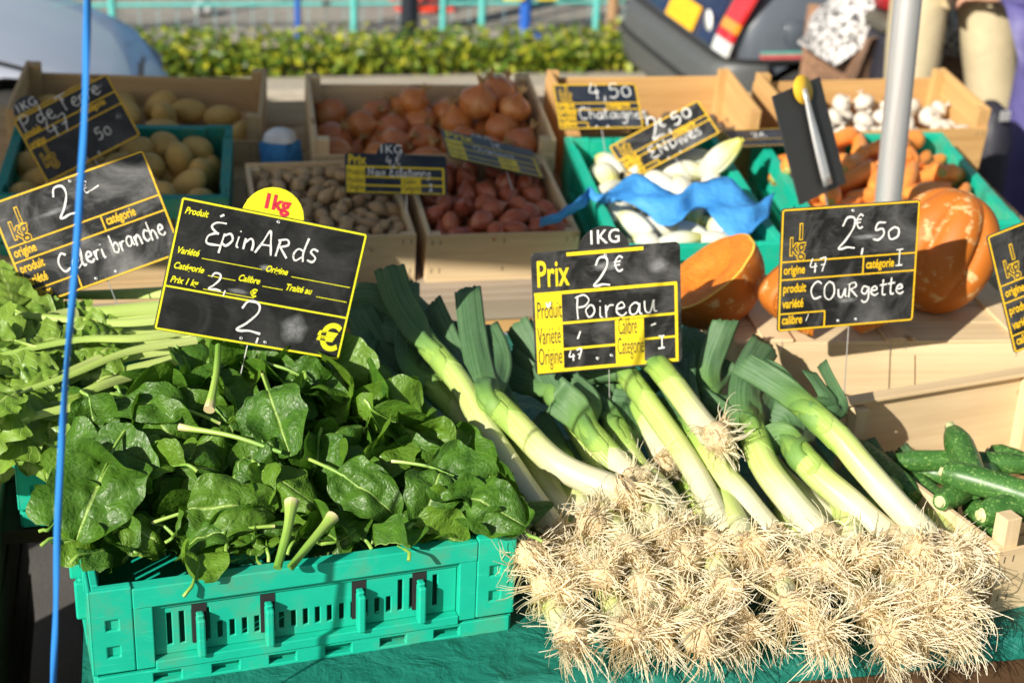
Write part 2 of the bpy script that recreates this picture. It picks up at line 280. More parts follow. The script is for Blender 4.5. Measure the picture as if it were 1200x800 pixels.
# ------------------------------------------------------------------ mesh building
class MB:
    def __init__(s): s.v, s.f, s.uv, s.mi, s.sm = [], [], [], [], []
    def add(s, vs, fs, uvs=None, mat=0, M=None, smooth=True):
        o = len(s.v)
        s.v += [tuple(M @ Vector(p)) if M is not None else tuple(p) for p in vs]
        for k, f in enumerate(fs):
            s.f.append(tuple(i+o for i in f)); s.mi.append(mat); s.sm.append(smooth)
            s.uv.append([uvs[i] for i in f] if uvs else [(0, 0)]*len(f))
        return s
    def box(s, x0, x1, y0, y1, z0, z1, mat=0, M=None):
        P = [(x0, y0, z0), (x1, y0, z0), (x1, y1, z0), (x0, y1, z0), (x0, y0, z1), (x1, y0, z1), (x1, y1, z1), (x0, y1, z1)]
        F = [(0, 3, 2, 1), (4, 5, 6, 7), (0, 1, 5, 4), (1, 2, 6, 5), (2, 3, 7, 6), (3, 0, 4, 7)]
        o = len(s.v); s.v += [tuple(M @ Vector(p)) if M is not None else p for p in P]
        d = (x1-x0, y1-y0, z1-z0); L = max(range(3), key=lambda i: abs(d[i])); ru, rv = rnd.random()*40, rnd.random()*40
        oth = [i for i in range(3) if i != L]
        for f in F:
            s.f.append(tuple(i+o for i in f)); s.mi.append(mat); s.sm.append(False)
            s.uv.append([(P[i][L]+ru, P[i][oth[0]]+P[i][oth[1]]+rv) for i in f])
        return s
    def tube(s, pts, rad, n=8, mat=0, caps=True, M=None, flat=1.0, up=None, v0=0., v1=1.):
        pts = [Vector(p) for p in pts]; m = len(pts)
        if not hasattr(rad, '__len__'): rad = [rad]*m
        vs, uv, fs = [], [], []
        T0 = (pts[1]-pts[0]).normalized()
        a = Vector(up) if up else (Vector((0, 0, 1)) if abs(T0.z) < .9 else Vector((1, 0, 0)))
        N = (a - T0*a.dot(T0)).normalized()
        for i in range(m):
            T = (pts[min(i+1, m-1)]-pts[max(i-1, 0)]).normalized()
            N = (N - T*N.dot(T)); N = N.normalized() if N.length > 1e-6 else T.orthogonal().normalized(); B = T.cross(N)
            for j in range(n+1):
                an = 2*math.pi*j/n
                vs.append(pts[i] + N*(math.cos(an)*rad[i]*flat) + B*(math.sin(an)*rad[i])); uv.append((j/n, v0+(v1-v0)*i/(m-1)))
        k = n+1
        for i in range(m-1):
            for j in range(n): fs.append((i*k+j, i*k+j+1, (i+1)*k+j+1, (i+1)*k+j))
        s.add(vs, fs, uv, mat, M)
        if caps:
            for i, rev in ((0, True), (m-1, False)):
                if rad[i] > 1e-5:
                    ring = list(range(i*k, i*k+n)); 
                    s.add([vs[q] for q in ring], [tuple(range(n))[::-1] if rev else tuple(range(n))], [(uv[q][0], uv[q][1]) for q in ring], mat, M, False)
        return s
    def lathe(s, prof, n=16, mat=0, M=None, lobes=None):
        vs, uv, fs = [], [], []
        for i, (r, z) in enumerate(prof):
            for j in range(n+1):
                a = 2*math.pi*j/n; q = r*(lobes(a, i/(len(prof)-1)) if lobes else 1)
                vs.append((q*math.cos(a), q*math.sin(a), z)); uv.append((j/n, i/(len(prof)-1)))
        k = n+1
        for i in range(len(prof)-1):
            for j in range(n): fs.append((i*k+j, i*k+j+1, (i+1)*k+j+1, (i+1)*k+j))
        return s.add(vs, fs, uv, mat, M)
    def prism(s, poly, z0, z1, mat=0, M=None):
        n = len(poly); vs = [(x, y, z0) for x, y in poly] + [(x, y, z1) for x, y in poly]
        fs = [tuple(range(n))[::-1], tuple(range(n, 2*n))] + [(i, (i+1) % n, n+(i+1) % n, n+i) for i in range(n)]
        return s.add(vs, fs, [(p[0], p[1]+p[2]) for p in vs], mat, M, False)
    def grid(s, P, mat=0, M=None, uv=None):
        m, n = len(P), len(P[0]); vs = [p for r in P for p in r]
        U = [(j/(n-1), i/(m-1)) for i in range(m) for j in range(n)] if uv is None else uv
        return s.add(vs, [(i*n+j, i*n+j+1, (i+1)*n+j+1, (i+1)*n+j) for i in range(m-1) for j in range(n-1)], U, mat, M)
    def panel(s, xs, zs, hole, t, M=None, mat=0):
        """a plate in local x-z, thickness t along +y, with the cells left out that hole(i, j) names"""
        nx, nz = len(xs)-1, len(zs)-1
        H = lambda i, j: i < 0 or j < 0 or i >= nx or j >= nz or hole(i, j)
        vs, ix, fs = [], {}, []
        def g(i, j, b):
            if (i, j, b) not in ix: ix[(i, j, b)] = len(vs); vs.append((xs[i], t if b else 0, zs[j]))
            return ix[(i, j, b)]
        for i in range(nx):
            for j in range(nz):
                if H(i, j): continue
                fs.append((g(i, j, 0), g(i+1, j, 0), g(i+1, j+1, 0), g(i, j+1, 0)))
                fs.append((g(i, j, 1), g(i, j+1, 1), g(i+1, j+1, 1), g(i+1, j, 1)))
                if H(i-1, j): fs.append((g(i, j, 0), g(i, j+1, 0), g(i, j+1, 1), g(i, j, 1)))
                if H(i+1, j): fs.append((g(i+1, j, 0), g(i+1, j, 1), g(i+1, j+1, 1), g(i+1, j+1, 0)))
                if H(i, j-1): fs.append((g(i, j, 0), g(i, j, 1), g(i+1, j, 1), g(i+1, j, 0)))
                if H(i, j+1): fs.append((g(i, j+1, 0), g(i+1, j+1, 0), g(i+1, j+1, 1), g(i, j+1, 1)))
        return s.add(vs, fs, [(p[0], p[2]) for p in vs], mat, M, False)
    def build(s, name, mats, parent=None, bevel=0, merge=False):
        me = bpy.data.meshes.new(name); me.from_pydata(s.v, [], s.f)
        for m in ([mats] if isinstance(mats, str) else mats): me.materials.append(MATS[m])
        ul = me.uv_layers.new(name='UVMap'); k = 0; flat = []
        for c in s.uv:
            for q in c: flat += [q[0], q[1]]
        ul.data.foreach_set('uv', flat)
        me.polygons.foreach_set('material_index', s.mi); me.polygons.foreach_set('use_smooth', s.sm)
        if merge:
            b = bmesh.new(); b.from_mesh(me); bmesh.ops.remove_doubles(b, verts=b.verts, dist=1e-5); b.to_mesh(me); b.free()
        me.update()
        o = bpy.data.objects.new(name, me); COL.objects.link(o)
        if parent: o.parent = parent
        if bevel:
            q = o.modifiers.new('bevel', 'BEVEL'); q.width = bevel; q.segments = 2; q.limit_method = 'ANGLE'; q.angle_limit = R(40); q.harden_normals = False
        return o

def tag(o, label=None, cat=None, group=None, kind=None):
    if label: o['label'] = label
    if cat: o['category'] = cat
    if group: o['group'] = group
    if kind: o['kind'] = kind
    return o
def thing(name, M, label, cat, group=None):
    o = bpy.data.objects.new(name, None); COL.objects.link(o); o.empty_display_size = .05
    o.matrix_world = M if isinstance(M, Matrix) else Matrix.Translation(M)
    return tag(o, label, cat, group)
def dup(o, M=None, label=None):
    c = o.copy(); COL.objects.link(c)
    if M is not None: c.matrix_world = M
    if label: c['label'] = label
    for ch in KIDS.get(o.name, []):
        d = ch.copy(); COL.objects.link(d); d.parent = c
    return c
KIDS = {}
def kid(p, *ch): KIDS.setdefault(p.name, []).extend(ch)
def TR(p, yaw=0, pitch=0, roll=0, s=1): return Matrix.Translation(Vector(p)) @ Euler((R(pitch), R(roll), R(yaw))).to_matrix().to_4x4() @ Matrix.Scale(s, 4)
def axis_mat(p, z, x=None):
    z = Vector(z).normalized(); x = Vector(x) if x else (Vector((1, 0, 0)) if abs(z.x) < .9 else Vector((0, 1, 0)))
    x = (x - z*x.dot(z)).normalized(); y = z.cross(x)
    return Matrix(((x.x, y.x, z.x, p[0]), (x.y, y.y, z.y, p[1]), (x.z, y.z, z.z, p[2]), (0, 0, 0, 1)))
def catmull(pts, k=6):
    pts = [Vector(p) for p in pts]
    if len(pts) < 3: return [pts[0].lerp(pts[-1], i/k) for i in range(k+1)]
    q = [pts[0]*2-pts[1]] + pts + [pts[-1]*2-pts[-2]]; out = []
    for i in range(1, len(q)-2):
        for j in range(k):
            t = j/k; a, b, c, d = q[i-1:i+3]
            out.append(.5*((2*b)+(c-a)*t+(2*a-5*b+4*c-d)*t*t+(3*b-a-3*c+d)*t**3))
    return out + [pts[-1]]
# ------------------------------------------------------------------ setting
TZ, RIM = .58, .76                     # height of the front table and of the crate rims on it
def sheet(name, mat, x0, x1, y0, y1, z, nx=1, ny=1):
    b = MB(); b.grid([[(x0+(x1-x0)*i/nx, y0+(y1-y0)*j/ny, z) for i in range(nx+1)] for j in range(ny+1)])
    return tag(b.build(name, mat), kind='structure')
sheet('ground', 'asphalt', -150, 150, -60, 240, 0)
b = MB(); b.box(-9, 14, 7.46, 7.72, -.1, .055); b.box(-9, 14, 8.36, 8.46, -.1, .055); tag(b.build('kerb', 'concrete', bevel=.012), kind='structure')
b = MB(); b.box(-9, 14, 7.72, 8.36, -.1, .045); tag(b.build('planting_bed', 'hedge_wood'), kind='structure')
sheet('quay_ground', 'dust_ground', -40, 60, 8.46, 60, .006)

# hedge: stems and thousands of leaves
def hedge(name, x0, x1, y0, y1, z1, n, label, cat):
    h = MB()
    for i in range(n):
        x = rnd.uniform(x0, x1); 
        e = .5+.5*noise.noise(Vector((x*2.3, 0, 3))); top = z1-.03+.06*e
        s_ = rnd.random()
        if s_ < .45: p = Vector((x, y0+rnd.uniform(-.05, .05)*1.2+.04*noise.noise(Vector((x*4, 1, 1))), rnd.uniform(.05, top)))
        elif s_ < .85: p = Vector((x, rnd.uniform(y0, y1), top+rnd.uniform(-.05, .03)))
        else: p = Vector((x, rnd.uniform(y0, y1), rnd.uniform(.05, top)))
        L = rnd.uniform(.035, .065); q = Euler((rnd.uniform(-1.4, 1.0), rnd.uniform(-.8, .8), rnd.uniform(0, 6.3))).to_matrix().to_4x4(); q.translation = p
        w_ = L*.34
        h.add([(0, 0, 0), (w_, L*.45, .006), (0, L, 0), (-w_, L*.45, .006)], [(0, 1, 2), (0, 2, 3)], None, 0, q, False)
    o = h.build('foliage', 'hedge_leaf'); root = thing(name, Matrix.Translation((0, 0, 0)), label, cat); o.parent = root
    st = MB()
    for i in range(int((x1-x0)*7)):
        x = x0+(i+rnd.random())/7; st.tube([(x, (y0+y1)/2, .08), (x+rnd.uniform(-.05, .05), (y0+y1)/2+rnd.uniform(-.1, .1), z1*.8)], [.012, .005], 5)
    tag(st.build('stems', 'hedge_wood', root), kind='stuff')
    return root
hedge('hedge', -4.2, 7, 7.78, 8.22, .165, 15000, 'clipped low hedge of small yellow and green leaves behind the stall', 'hedge')

# railing with turquoise posts beyond the hedge
def post(name, px, Y, r, h, mat, label, cat, group=None, base=True):
    p = at(px, 20, Y); b = MB(); b.tube([(0, 0, 0), (0, 0, h)], r, 10); t_ = thing(name, Matrix.Translation((p.x, Y, 0)), label, cat, group); b.build('shaft', mat, t_)
    c = MB(); c.lathe([(0, h), (r*1.3, h), (r*1.3, h+.02), (0, h+.045)], 10); c.build('cap', mat, t_)
    if base: c = MB(); c.box(-r*2.2, r*2.2, -r*2.2, r*2.2, .006, .02); c.build('base_plate', mat, t_)
    return t_
FY = 8.85
rl = thing('mesh_fence', Matrix.Translation((0, FY, 0)), 'turquoise railing of thin bars and mesh beyond the hedge', 'fence')
for px in (132, 415, 519, 565, 699):
    x = at(px, 20, FY).x; b = MB(); b.tube([(x, 0, .0), (x, 0, 1.1)], .02, 8); b.build('post', 'turquoise_paint', rl)
for z in (.165, .225, .62, 1.08):
    b = MB(); b.tube([(-4, 0, z), (9, 0, z)], .011, 8); b.build('rail', 'turquoise_paint', rl)
b = MB()
for i in range(130): b.tube([(-4+.1*i, .012, .05), (-4+.1*i, .012, 1.08)], .0022, 4, caps=False)
b.build('mesh_wires', 'fence_mesh_paint', rl)
post('fence_post', 349, 8.7, .016, 1.3, 'blue_paint', 'slim blue post standing just behind the middle of the hedge', 'post')
post('lamp_post', 480, 8.75, .05, 3.2, 'dark_pole_paint', 'thick dark lamp post rising behind the hedge', 'lamp post')
t_ = post('sign_post', 616, 8.72, .034, 1.4, 'blue_paint', 'blue post carrying two yellow plates behind the hedge', 'sign post')
for dx in (-.14, .05):
    b = MB(); b.box(dx, dx+.12, -.05, -.038, .215, .30); b.build('plate', 'yellow_paint', t_, bevel=.003)
post('wooden_post', 718, 8.72, .035, 1.2, 'wood_post', 'brown wooden post beside the grey hatchback', 'post', base=False)
p = at(494, 14, 9.5); cn = thing('traffic_cone', Matrix.Translation((p.x, 9.5, .006)), 'red and white traffic cone beside the dark lamp post', 'traffic cone')
b = MB(); b.lathe([(.13, .03), (.09, .2), (.07, .3)], 18, 0); b.lathe([(.07, .3), (.05, .42)], 18, 1); b.lathe([(.05, .42), (.025, .56), (0, .565)], 18, 0); b.build('cone', ['cone_red', 'wall_white'], cn)
b = MB(); b.box(-.17, .17, -.17, .17, 0, .03); b.build('base', 'cone_red', cn, bevel=.01)
def container(x, y, w_, d_, h_, label):
    t_ = thing('skip_container', Matrix.Translation((x, y, .006)), label, 'container')
    b = MB(); b.prism([(-w_*.5+.12, .03), (w_*.5-.12, .03), (w_*.5, h_), (-w_*.5, h_)], 0, d_, 0, Matrix.Rotation(R(90), 4, 'X') @ Matrix.Translation((0, 0, -d_))); b.build('tub', 'container_blue', t_, bevel=.02)
    for i in range(5): b = MB(); xx = -w_*.4+i*w_*.2; b.box(xx-.03, xx+.03, -.05, .0, .12, h_-.05); b.build('rib', 'container_blue', t_, bevel=.008)
    b = MB(); b.box(-w_/2-.03, w_/2+.03, -.05, .02, h_-.02, h_+.06); b.build('top_rail', 'container_blue', t_, bevel=.01)
    for sx in (-1, 1): b = MB(); b.box(sx*w_*.3-.1, sx*w_*.3+.1, .1, d_-.1, 0, .029); b.build('skid', 'arch_black', t_)
container(at(330, 4, 9.75).x-.2, 9.75, 2.3, 1.4, 1.0, 'long blue steel skip on the far ground above the hedge')
container(at(650, 4, 9.7).x-.05, 9.7, 1.0, 1.2, .9, 'short blue steel skip behind the post with yellow plates')
for k, (px, Y, r) in enumerate(((240, 9.3, .06),)):
    p = at(px, 24, Y); b = MB(); b.lathe([(r*math.sin(a*math.pi/8)*(1+.0), r*.75-r*.75*math.cos(a*math.pi/8)) for a in range(9)], 12, 0, TR((p.x, Y, .005)))
    tag(b.build('round_stone', 'wall_white'), 'pale round stone lying on the dusty ground behind the hedge', 'stone')

# ------------------------------------------------------------------ cars: shells lofted along their length
def interp(tab, x):
    for (a, va), (b_, vb) in zip(tab, tab[1:]):
        if x <= b_: f = (x-a)/(b_-a) if b_ > a else 0; f = max(0, min(1, f)); return va+(vb-va)*f
    return tab[-1][1]
def car(name, M, label, W, L, top, low, half, glass, paint_m, wheels, wr=.28):
    """local x runs from the tail (0) to the nose (L), y across (0 is the side towards the stall), z up"""
    c = thing(name, M, label, 'car')
    xs = [L*i/40 for i in range(41)]; P = []
    for x in xs:
        zt, zl, hw = interp(top, x), interp(low, x), interp(half, x)*W/2; belt = min(zt, .80); rowp = []
        gl = max(0, zt-.80)
        pts = [(0, zl), (.8, zl), (.96, zl+.05), (1.0, zl+.16), (1.0, .5), (.985, max(zl+.17, min(belt-.08, zt-.08))), (.95, max(zl+.2, min(belt, zt-.03)))]
        if gl > .02: pts += [(.93-.16*gl/.55, .80+gl*.5), (.87-.27*gl/.55, zt-.05), (.80-.30*gl/.55, zt-.01), (0, zt+.015)]
        else: pts += [(.90, zt-.012), (.80, zt), (.5, zt+.012), (0, zt+.018)]
        ring = [(x, W/2-hw*a, z) for a, z in pts] + [(x, W/2+hw*a, z) for a, z in pts[-2:0:-1]]
        P.append(ring+[ring[0]])
    b = MB(); b.grid(P); n = len(P[0])-1
    for k, rev in ((0, False), (-1, True)):
        b.add(P[k][:n], [tuple(range(n))[::-1 if rev else 1]], None, 0, None, False)
    body = b.build('body', paint_m, c, merge=True)
    # wheel arches are cut out of the shell
    for wx in wheels:
        cb = MB(); cb.tube([(wx, -.3, wr), (wx, .24, wr)], wr+.055, 28); cut = cb.build('cutter', 'arch_black', None)
        cb2 = MB(); cb2.tube([(wx, W-.24, wr), (wx, W+.3, wr)], wr+.055, 28); cut2 = cb2.build('cutter', 'arch_black', None)
        for q in (cut, cut2):
            m = body.modifiers.new('b', 'BOOLEAN'); m.object = q; m.operation = 'DIFFERENCE'; m.solver = 'EXACT'
            q.parent = c; q.matrix_parent_inverse = Matrix()
            bpy.context.view_layer.update(); dg = bpy.context.evaluated_depsgraph_get()
            me = bpy.data.meshes.new_from_object(body.evaluated_get(dg)); body.modifiers.clear(); body.data = me; bpy.data.objects.remove(q)
    for wx in wheels:
        for y0, sg in ((.02, 1), (W-.02, -1)):
            wh = MB(); Mw = Matrix.Translation((wx, y0+sg*.09, wr)) @ Matrix.Rotation(R(90)*sg, 4, 'X')
            wh.lathe([(wr*.6, -.09), (wr*.93, -.09), (wr, -.06), (wr, .06), (wr*.93, .09), (wr*.62, .09), (wr*.6, .06), (wr*.6, -.09)], 28, 0, Mw); tyre = wh.build('tyre', 'tyre_rubber')
            hb = MB(); hb.lathe([(0, .08), (wr*.2, .085), (wr*.25, .07), (wr*.5, .06), (wr*.6, .075), (wr*.6, -.05), (0, -.05)], 24, 0, Mw); rim = hb.build('rim', 'hub_grey')
            wp = bpy.data.objects.new('wheel', None); COL.objects.link(wp); wp.parent = c; tyre.parent = wp; rim.parent = wp
    for poly in glass:
        g = MB(); g.add(poly, [tuple(range(len(poly)))], None, 0, None, False); o = g.build('window', 'car_glass', c)
        q = o.modifiers.new('s', 'SOLIDIFY'); q.thickness = .006; q.offset = 0
    return c
# grey hatchback, tail towards the left
q = at(856, 85, 6.1)
HW, HL = 1.56, 3.6
hb = car('hatchback_car', Matrix.Translation((q.x, 6.1, 0)) @ Matrix.Scale(.87, 4), 'dark grey hatchback with an amber number plate parked behind the garlic crate', HW, HL,
    [(0, .62), (.05, .74), (.30, 1.22), (.42, 1.36), (.9, 1.40), (1.7, 1.38), (2.45, .92), (2.6, .88), (3.4, .78), (3.55, .66), (3.6, .5)], [(0, .24), (.2, .2), (.5, .18), (3.1, .2), (3.5, .25), (3.6, .33)],
    [(0, .9), (.07, .96), (.3, 1), (3.2, 1), (3.5, .93), (3.6, .84)],
    [[(.55, .006, .84), (1.25, .004, .84), (1.25, .10, 1.24), (.75, .12, 1.24)], [(1.33, .004, .84), (2.2, .004, .84), (1.75, .10, 1.24), (1.33, .10, 1.24)], [(.155, .3, .97), (.155, HW-.3, .97), (.30, HW-.36, 1.235), (.30, .36, 1.235)]],
    'slate_paint', (.44, 2.85), .27)
b = MB()   # wrap-round rear bumper
prof = [(-.03, .24), (-.075, .27), (-.095, .36), (-.095, .44), (-.085, .455), (-.085, .53), (-.06, .562), (.0, .57)]
P = []
for (dx, z) in prof:
    row_ = [(.20, -.012-.25*max(0, -dx)*.3, z)] + [(.06+dx*.4, -.02+dx*.05, z), (.0+dx*.9, .05, z), (-.01+dx, .16, z), (-.012+dx, HW/2, z), (-.01+dx, HW-.16, z), (dx*.9, HW-.05, z), (.06+dx*.4, HW+.02, z), (.20, HW+.012, z)]
    P.append(row_)
b.grid(P); o = b.build('rear_bumper', 'grey_bumper', hb); m = o.modifiers.new('s', 'SOLIDIFY'); m.thickness = .02; m.offset = 0; m = o.modifiers.new('b', 'SUBSURF'); m.levels = 1; m.render_levels = 1
def face_x(tab, z):   # where the tail stands at height z
    for (a, za), (b_, zb) in zip(tab, tab[1:]):
        if zb >= z: return a+(b_-a)*(z-za)/(zb-za)
tail = [(0, .62), (.05, .74), (.30, 1.22)]
b = MB(); b.tube(catmull([(.5, -.008, .585), (.10, -.006, .583), (-.02, .08, .583), (-.035, .3, .583), (-.035, HW-.3, .583), (-.02, HW-.08, .583), (.1, HW+.006, .583)], 6), .011, 6); b.build('bumper_gap', 'arch_black', hb)
b = MB(); b.tube(catmull([(.19, -.035, .43), (.03, -.045, .43), (-.085, .06, .43), (-.115, .3, .43), (-.115, HW-.3, .43), (-.085, HW-.06, .43), (.03, HW+.045, .43)], 6), .014, 6); b.build('rubbing_strip', 'arch_black', hb)
hx = lambda z: (face_x(tail, z) if z > .62 else 0)-.012
b = MB(); b.add([(hx(.60), .28, .60), (hx(.60), HW-.28, .60), (hx(.74), HW-.28, .74), (hx(.74), .28, .74), (hx(.95), HW-.30, .95), (hx(.95), .30, .95)], [(0, 1, 2, 3), (3, 2, 4, 5)], None, 0, None, False)
o = b.build('tailgate', 'hatch_paint', hb); m = o.modifiers.new('s', 'SOLIDIFY'); m.thickness = .008; m.offset = 0
b = MB(); Z0, Z1 = .605, .725; b.add([(hx(Z0)-.014, .52, Z0), (hx(Z0)-.014, .94, Z0), (hx(Z1)-.014, .94, Z1), (hx(Z1)-.014, .52, Z1)], [(0, 1, 2, 3)], None, 0, None, False)
o = b.build('number_plate', 'plate_amber', hb); m = o.modifiers.new('s', 'SOLIDIFY'); m.thickness = .006; m.offset = 0
b = MB(); b.lathe([(0, 0), (.055, 0), (.055, .004), (0, .005)], 18, 0, Matrix.Translation((hx(.69)-.012, .37, .69)) @ Matrix.Rotation(R(-90), 4, 'Y')); b.build('round_sticker', 'white_paint', hb)
for y0, y1 in ((.0, .20), (HW-.20, HW)):
    tl = bpy.data.objects.new('tail_lamp', None); COL.objects.link(tl); tl.parent = hb
    for nm, mt, za, zb in (('reversing_lens', 'lamp_clear', .60, .665), ('brake_lens', 'lamp_red', .665, .705), ('indicator_lens', 'lamp_amber', .705, .75), ('upper_lens', 'lamp_red', .75, .93)):
        b = MB(); ya, yb = y0+(.012 if y0 == 0 else 0), y1-(0 if y0 == 0 else .012)
        b.add([(hx(za)-.012, ya, za), (hx(za)-.012, yb, za), (hx(zb)-.012, yb, zb), (hx(zb)-.012, ya, zb)], [(0, 1, 2, 3)], None, 0, None, False)
        o = b.build(nm, mt, tl); m = o.modifiers.new('s', 'SOLIDIFY'); m.thickness = .02; m.offset = 0
b = MB(); b.lathe([(.062, 0), (.07, .004), (.074, 0)], 24, 0, Matrix.Translation((.32, .008, .70)) @ Matrix.Rotation(R(90), 4, 'X')); b.lathe([(.0, .004), (.055, .004), (.06, 0)], 24, 0, Matrix.Translation((.32, .008, .70)) @ Matrix.Rotation(R(90), 4, 'X')); b.build('fuel_cap', 'slate_paint', hb)
b = MB(); b.box(.14, .74, -.012, .004, .595, .615, 0); b.box(.14, .74, -.010, .003, .616, .626, 1); b.build('side_stripe', ['stripe_red', 'stripe_teal'], hb)
# silver car, nose towards the hedge's left end
q = at(194, 78, 5.62)
SL = 4.1
sv = car('silver_car', Matrix.Translation((q.x-SL*.92, 5.32, 0)) @ Matrix.Scale(.92, 4), 'silver blue car whose rounded bonnet pokes in past the hedge', 1.55, SL,
    [(0, .7), (.1, .95), (.5, 1.35), (1.3, 1.44), (2.1, 1.40), (2.9, .97), (3.2, .87), (3.7, .74), (3.98, .63), (4.1, .47)], [(0, .32), (.3, .22), (3.6, .2), (4.0, .24), (4.1, .3)],
    [(0, .86), (.15, .95), (.5, 1), (3.4, 1), (3.8, .95), (4.0, .86), (4.1, .70)],
    [[(.7, .006, .84), (1.5, .004, .84), (1.5, .11, 1.26), (.95, .12, 1.24)], [(1.58, .004, .84), (2.6, .004, .84), (2.1, .10, 1.24), (1.58, .11, 1.26)]], 'silver_paint', (.75, 3.54), .34)
b = MB(); b.add([(3.94, .012, .53), (4.01, .055, .51), (4.08, .135, .50), (4.04, .135, .60), (3.98, .045, .635), (3.90, .008, .66)], [(0, 1, 4, 5), (1, 2, 3, 4)]); o = b.build('headlight', 'lamp_clear', sv); m = o.modifiers.new('s', 'SOLIDIFY'); m.thickness = .02
b = MB(); P = []
for z, dx in ((.22, -.01), (.28, .02), (.40, .03), (.455, .0)): P.append([(3.66, -.002-dx, z), (3.88, .028-dx*.8, z), (4.03+dx*.5, .12-dx*.5, z), (4.11+dx, .35, z), (4.13+dx, .775, z), (4.11+dx, 1.2, z), (4.03+dx*.5, 1.43+dx*.5, z), (3.88, 1.522+dx*.8, z), (3.66, 1.552+dx, z)])
b.grid(P); o = b.build('front_bumper', 'silver_paint', sv); m = o.modifiers.new('s', 'SOLIDIFY'); m.thickness = .02
b = MB(); b.tube(catmull([(2.95, .10, .955), (3.2, .075, .862), (3.5, .065, .79), (3.74, .06, .722), (3.92, .13, .655), (4.0, .35, .625), (4.02, .775, .62)], 6), .007, 6); b.build('bonnet_gap', 'arch_black', sv)
# dark blue car far right
q = at(1120, 40, 8.4)
car('blue_car', Matrix.Translation((q.x-.2, 8.35, .0)), 'dark blue car parked beyond the person in beige trousers', 1.66, 4.0,
    [(0, .7), (.1, .95), (.5, 1.35), (1.3, 1.44), (2.1, 1.40), (2.9, 1.0), (3.2, .93), (3.75, .80), (3.9, .67), (4.0, .5)], [(0, .32), (.3, .22), (3.6, .2), (3.9, .24), (4.0, .3)],
    [(0, .86), (.15, .95), (.5, 1), (3.4, 1), (3.8, .93), (3.9, .80), (4.0, .66)], [[(.7, .006, .84), (1.5, .004, .84), (1.5, .11, 1.26), (.95, .12, 1.24)]], 'navy_car_paint', (.75, 3.2), .30)

# ------------------------------------------------------------------ people: one skinned body each, clothes as children
def skin_mesh(name, joints, edges, rad, mat, parent=None, sub=2, root=0):
    """joints: dict name -> point; rad: dict name -> radius or (rx, ry)"""
    ks = list(joints); ix = {k: i for i, k in enumerate(ks)}
    me = bpy.data.meshes.new(name); me.from_pydata([tuple(joints[k]) for k in ks], [(ix[a], ix[b_]) for a, b_ in edges], [])
    o = bpy.data.objects.new(name, me); COL.objects.link(o)
    o.modifiers.new('skin', 'SKIN'); m = o.modifiers.new('sub', 'SUBSURF'); m.levels = sub; m.render_levels = sub
    for k, d in zip(ks, me.skin_vertices[0].data):
        r = rad[k]; d.radius = r if hasattr(r, '__len__') else (r, r)
    me.skin_vertices[0].data[ix[root] if root in ix else 0].use_root = True
    bpy.context.view_layer.update(); dg = bpy.context.evaluated_depsgraph_get()
    nm = bpy.data.meshes.new_from_object(o.evaluated_get(dg)); bpy.data.objects.remove(o)
    nm.name = name; nm.materials.clear(); nm.materials.append(MATS[mat])
    nm.polygons.foreach_set('use_smooth', [True]*len(nm.polygons))
    o = bpy.data.objects.new(name, nm); COL.objects.link(o)
    if parent: o.parent = parent
    return o
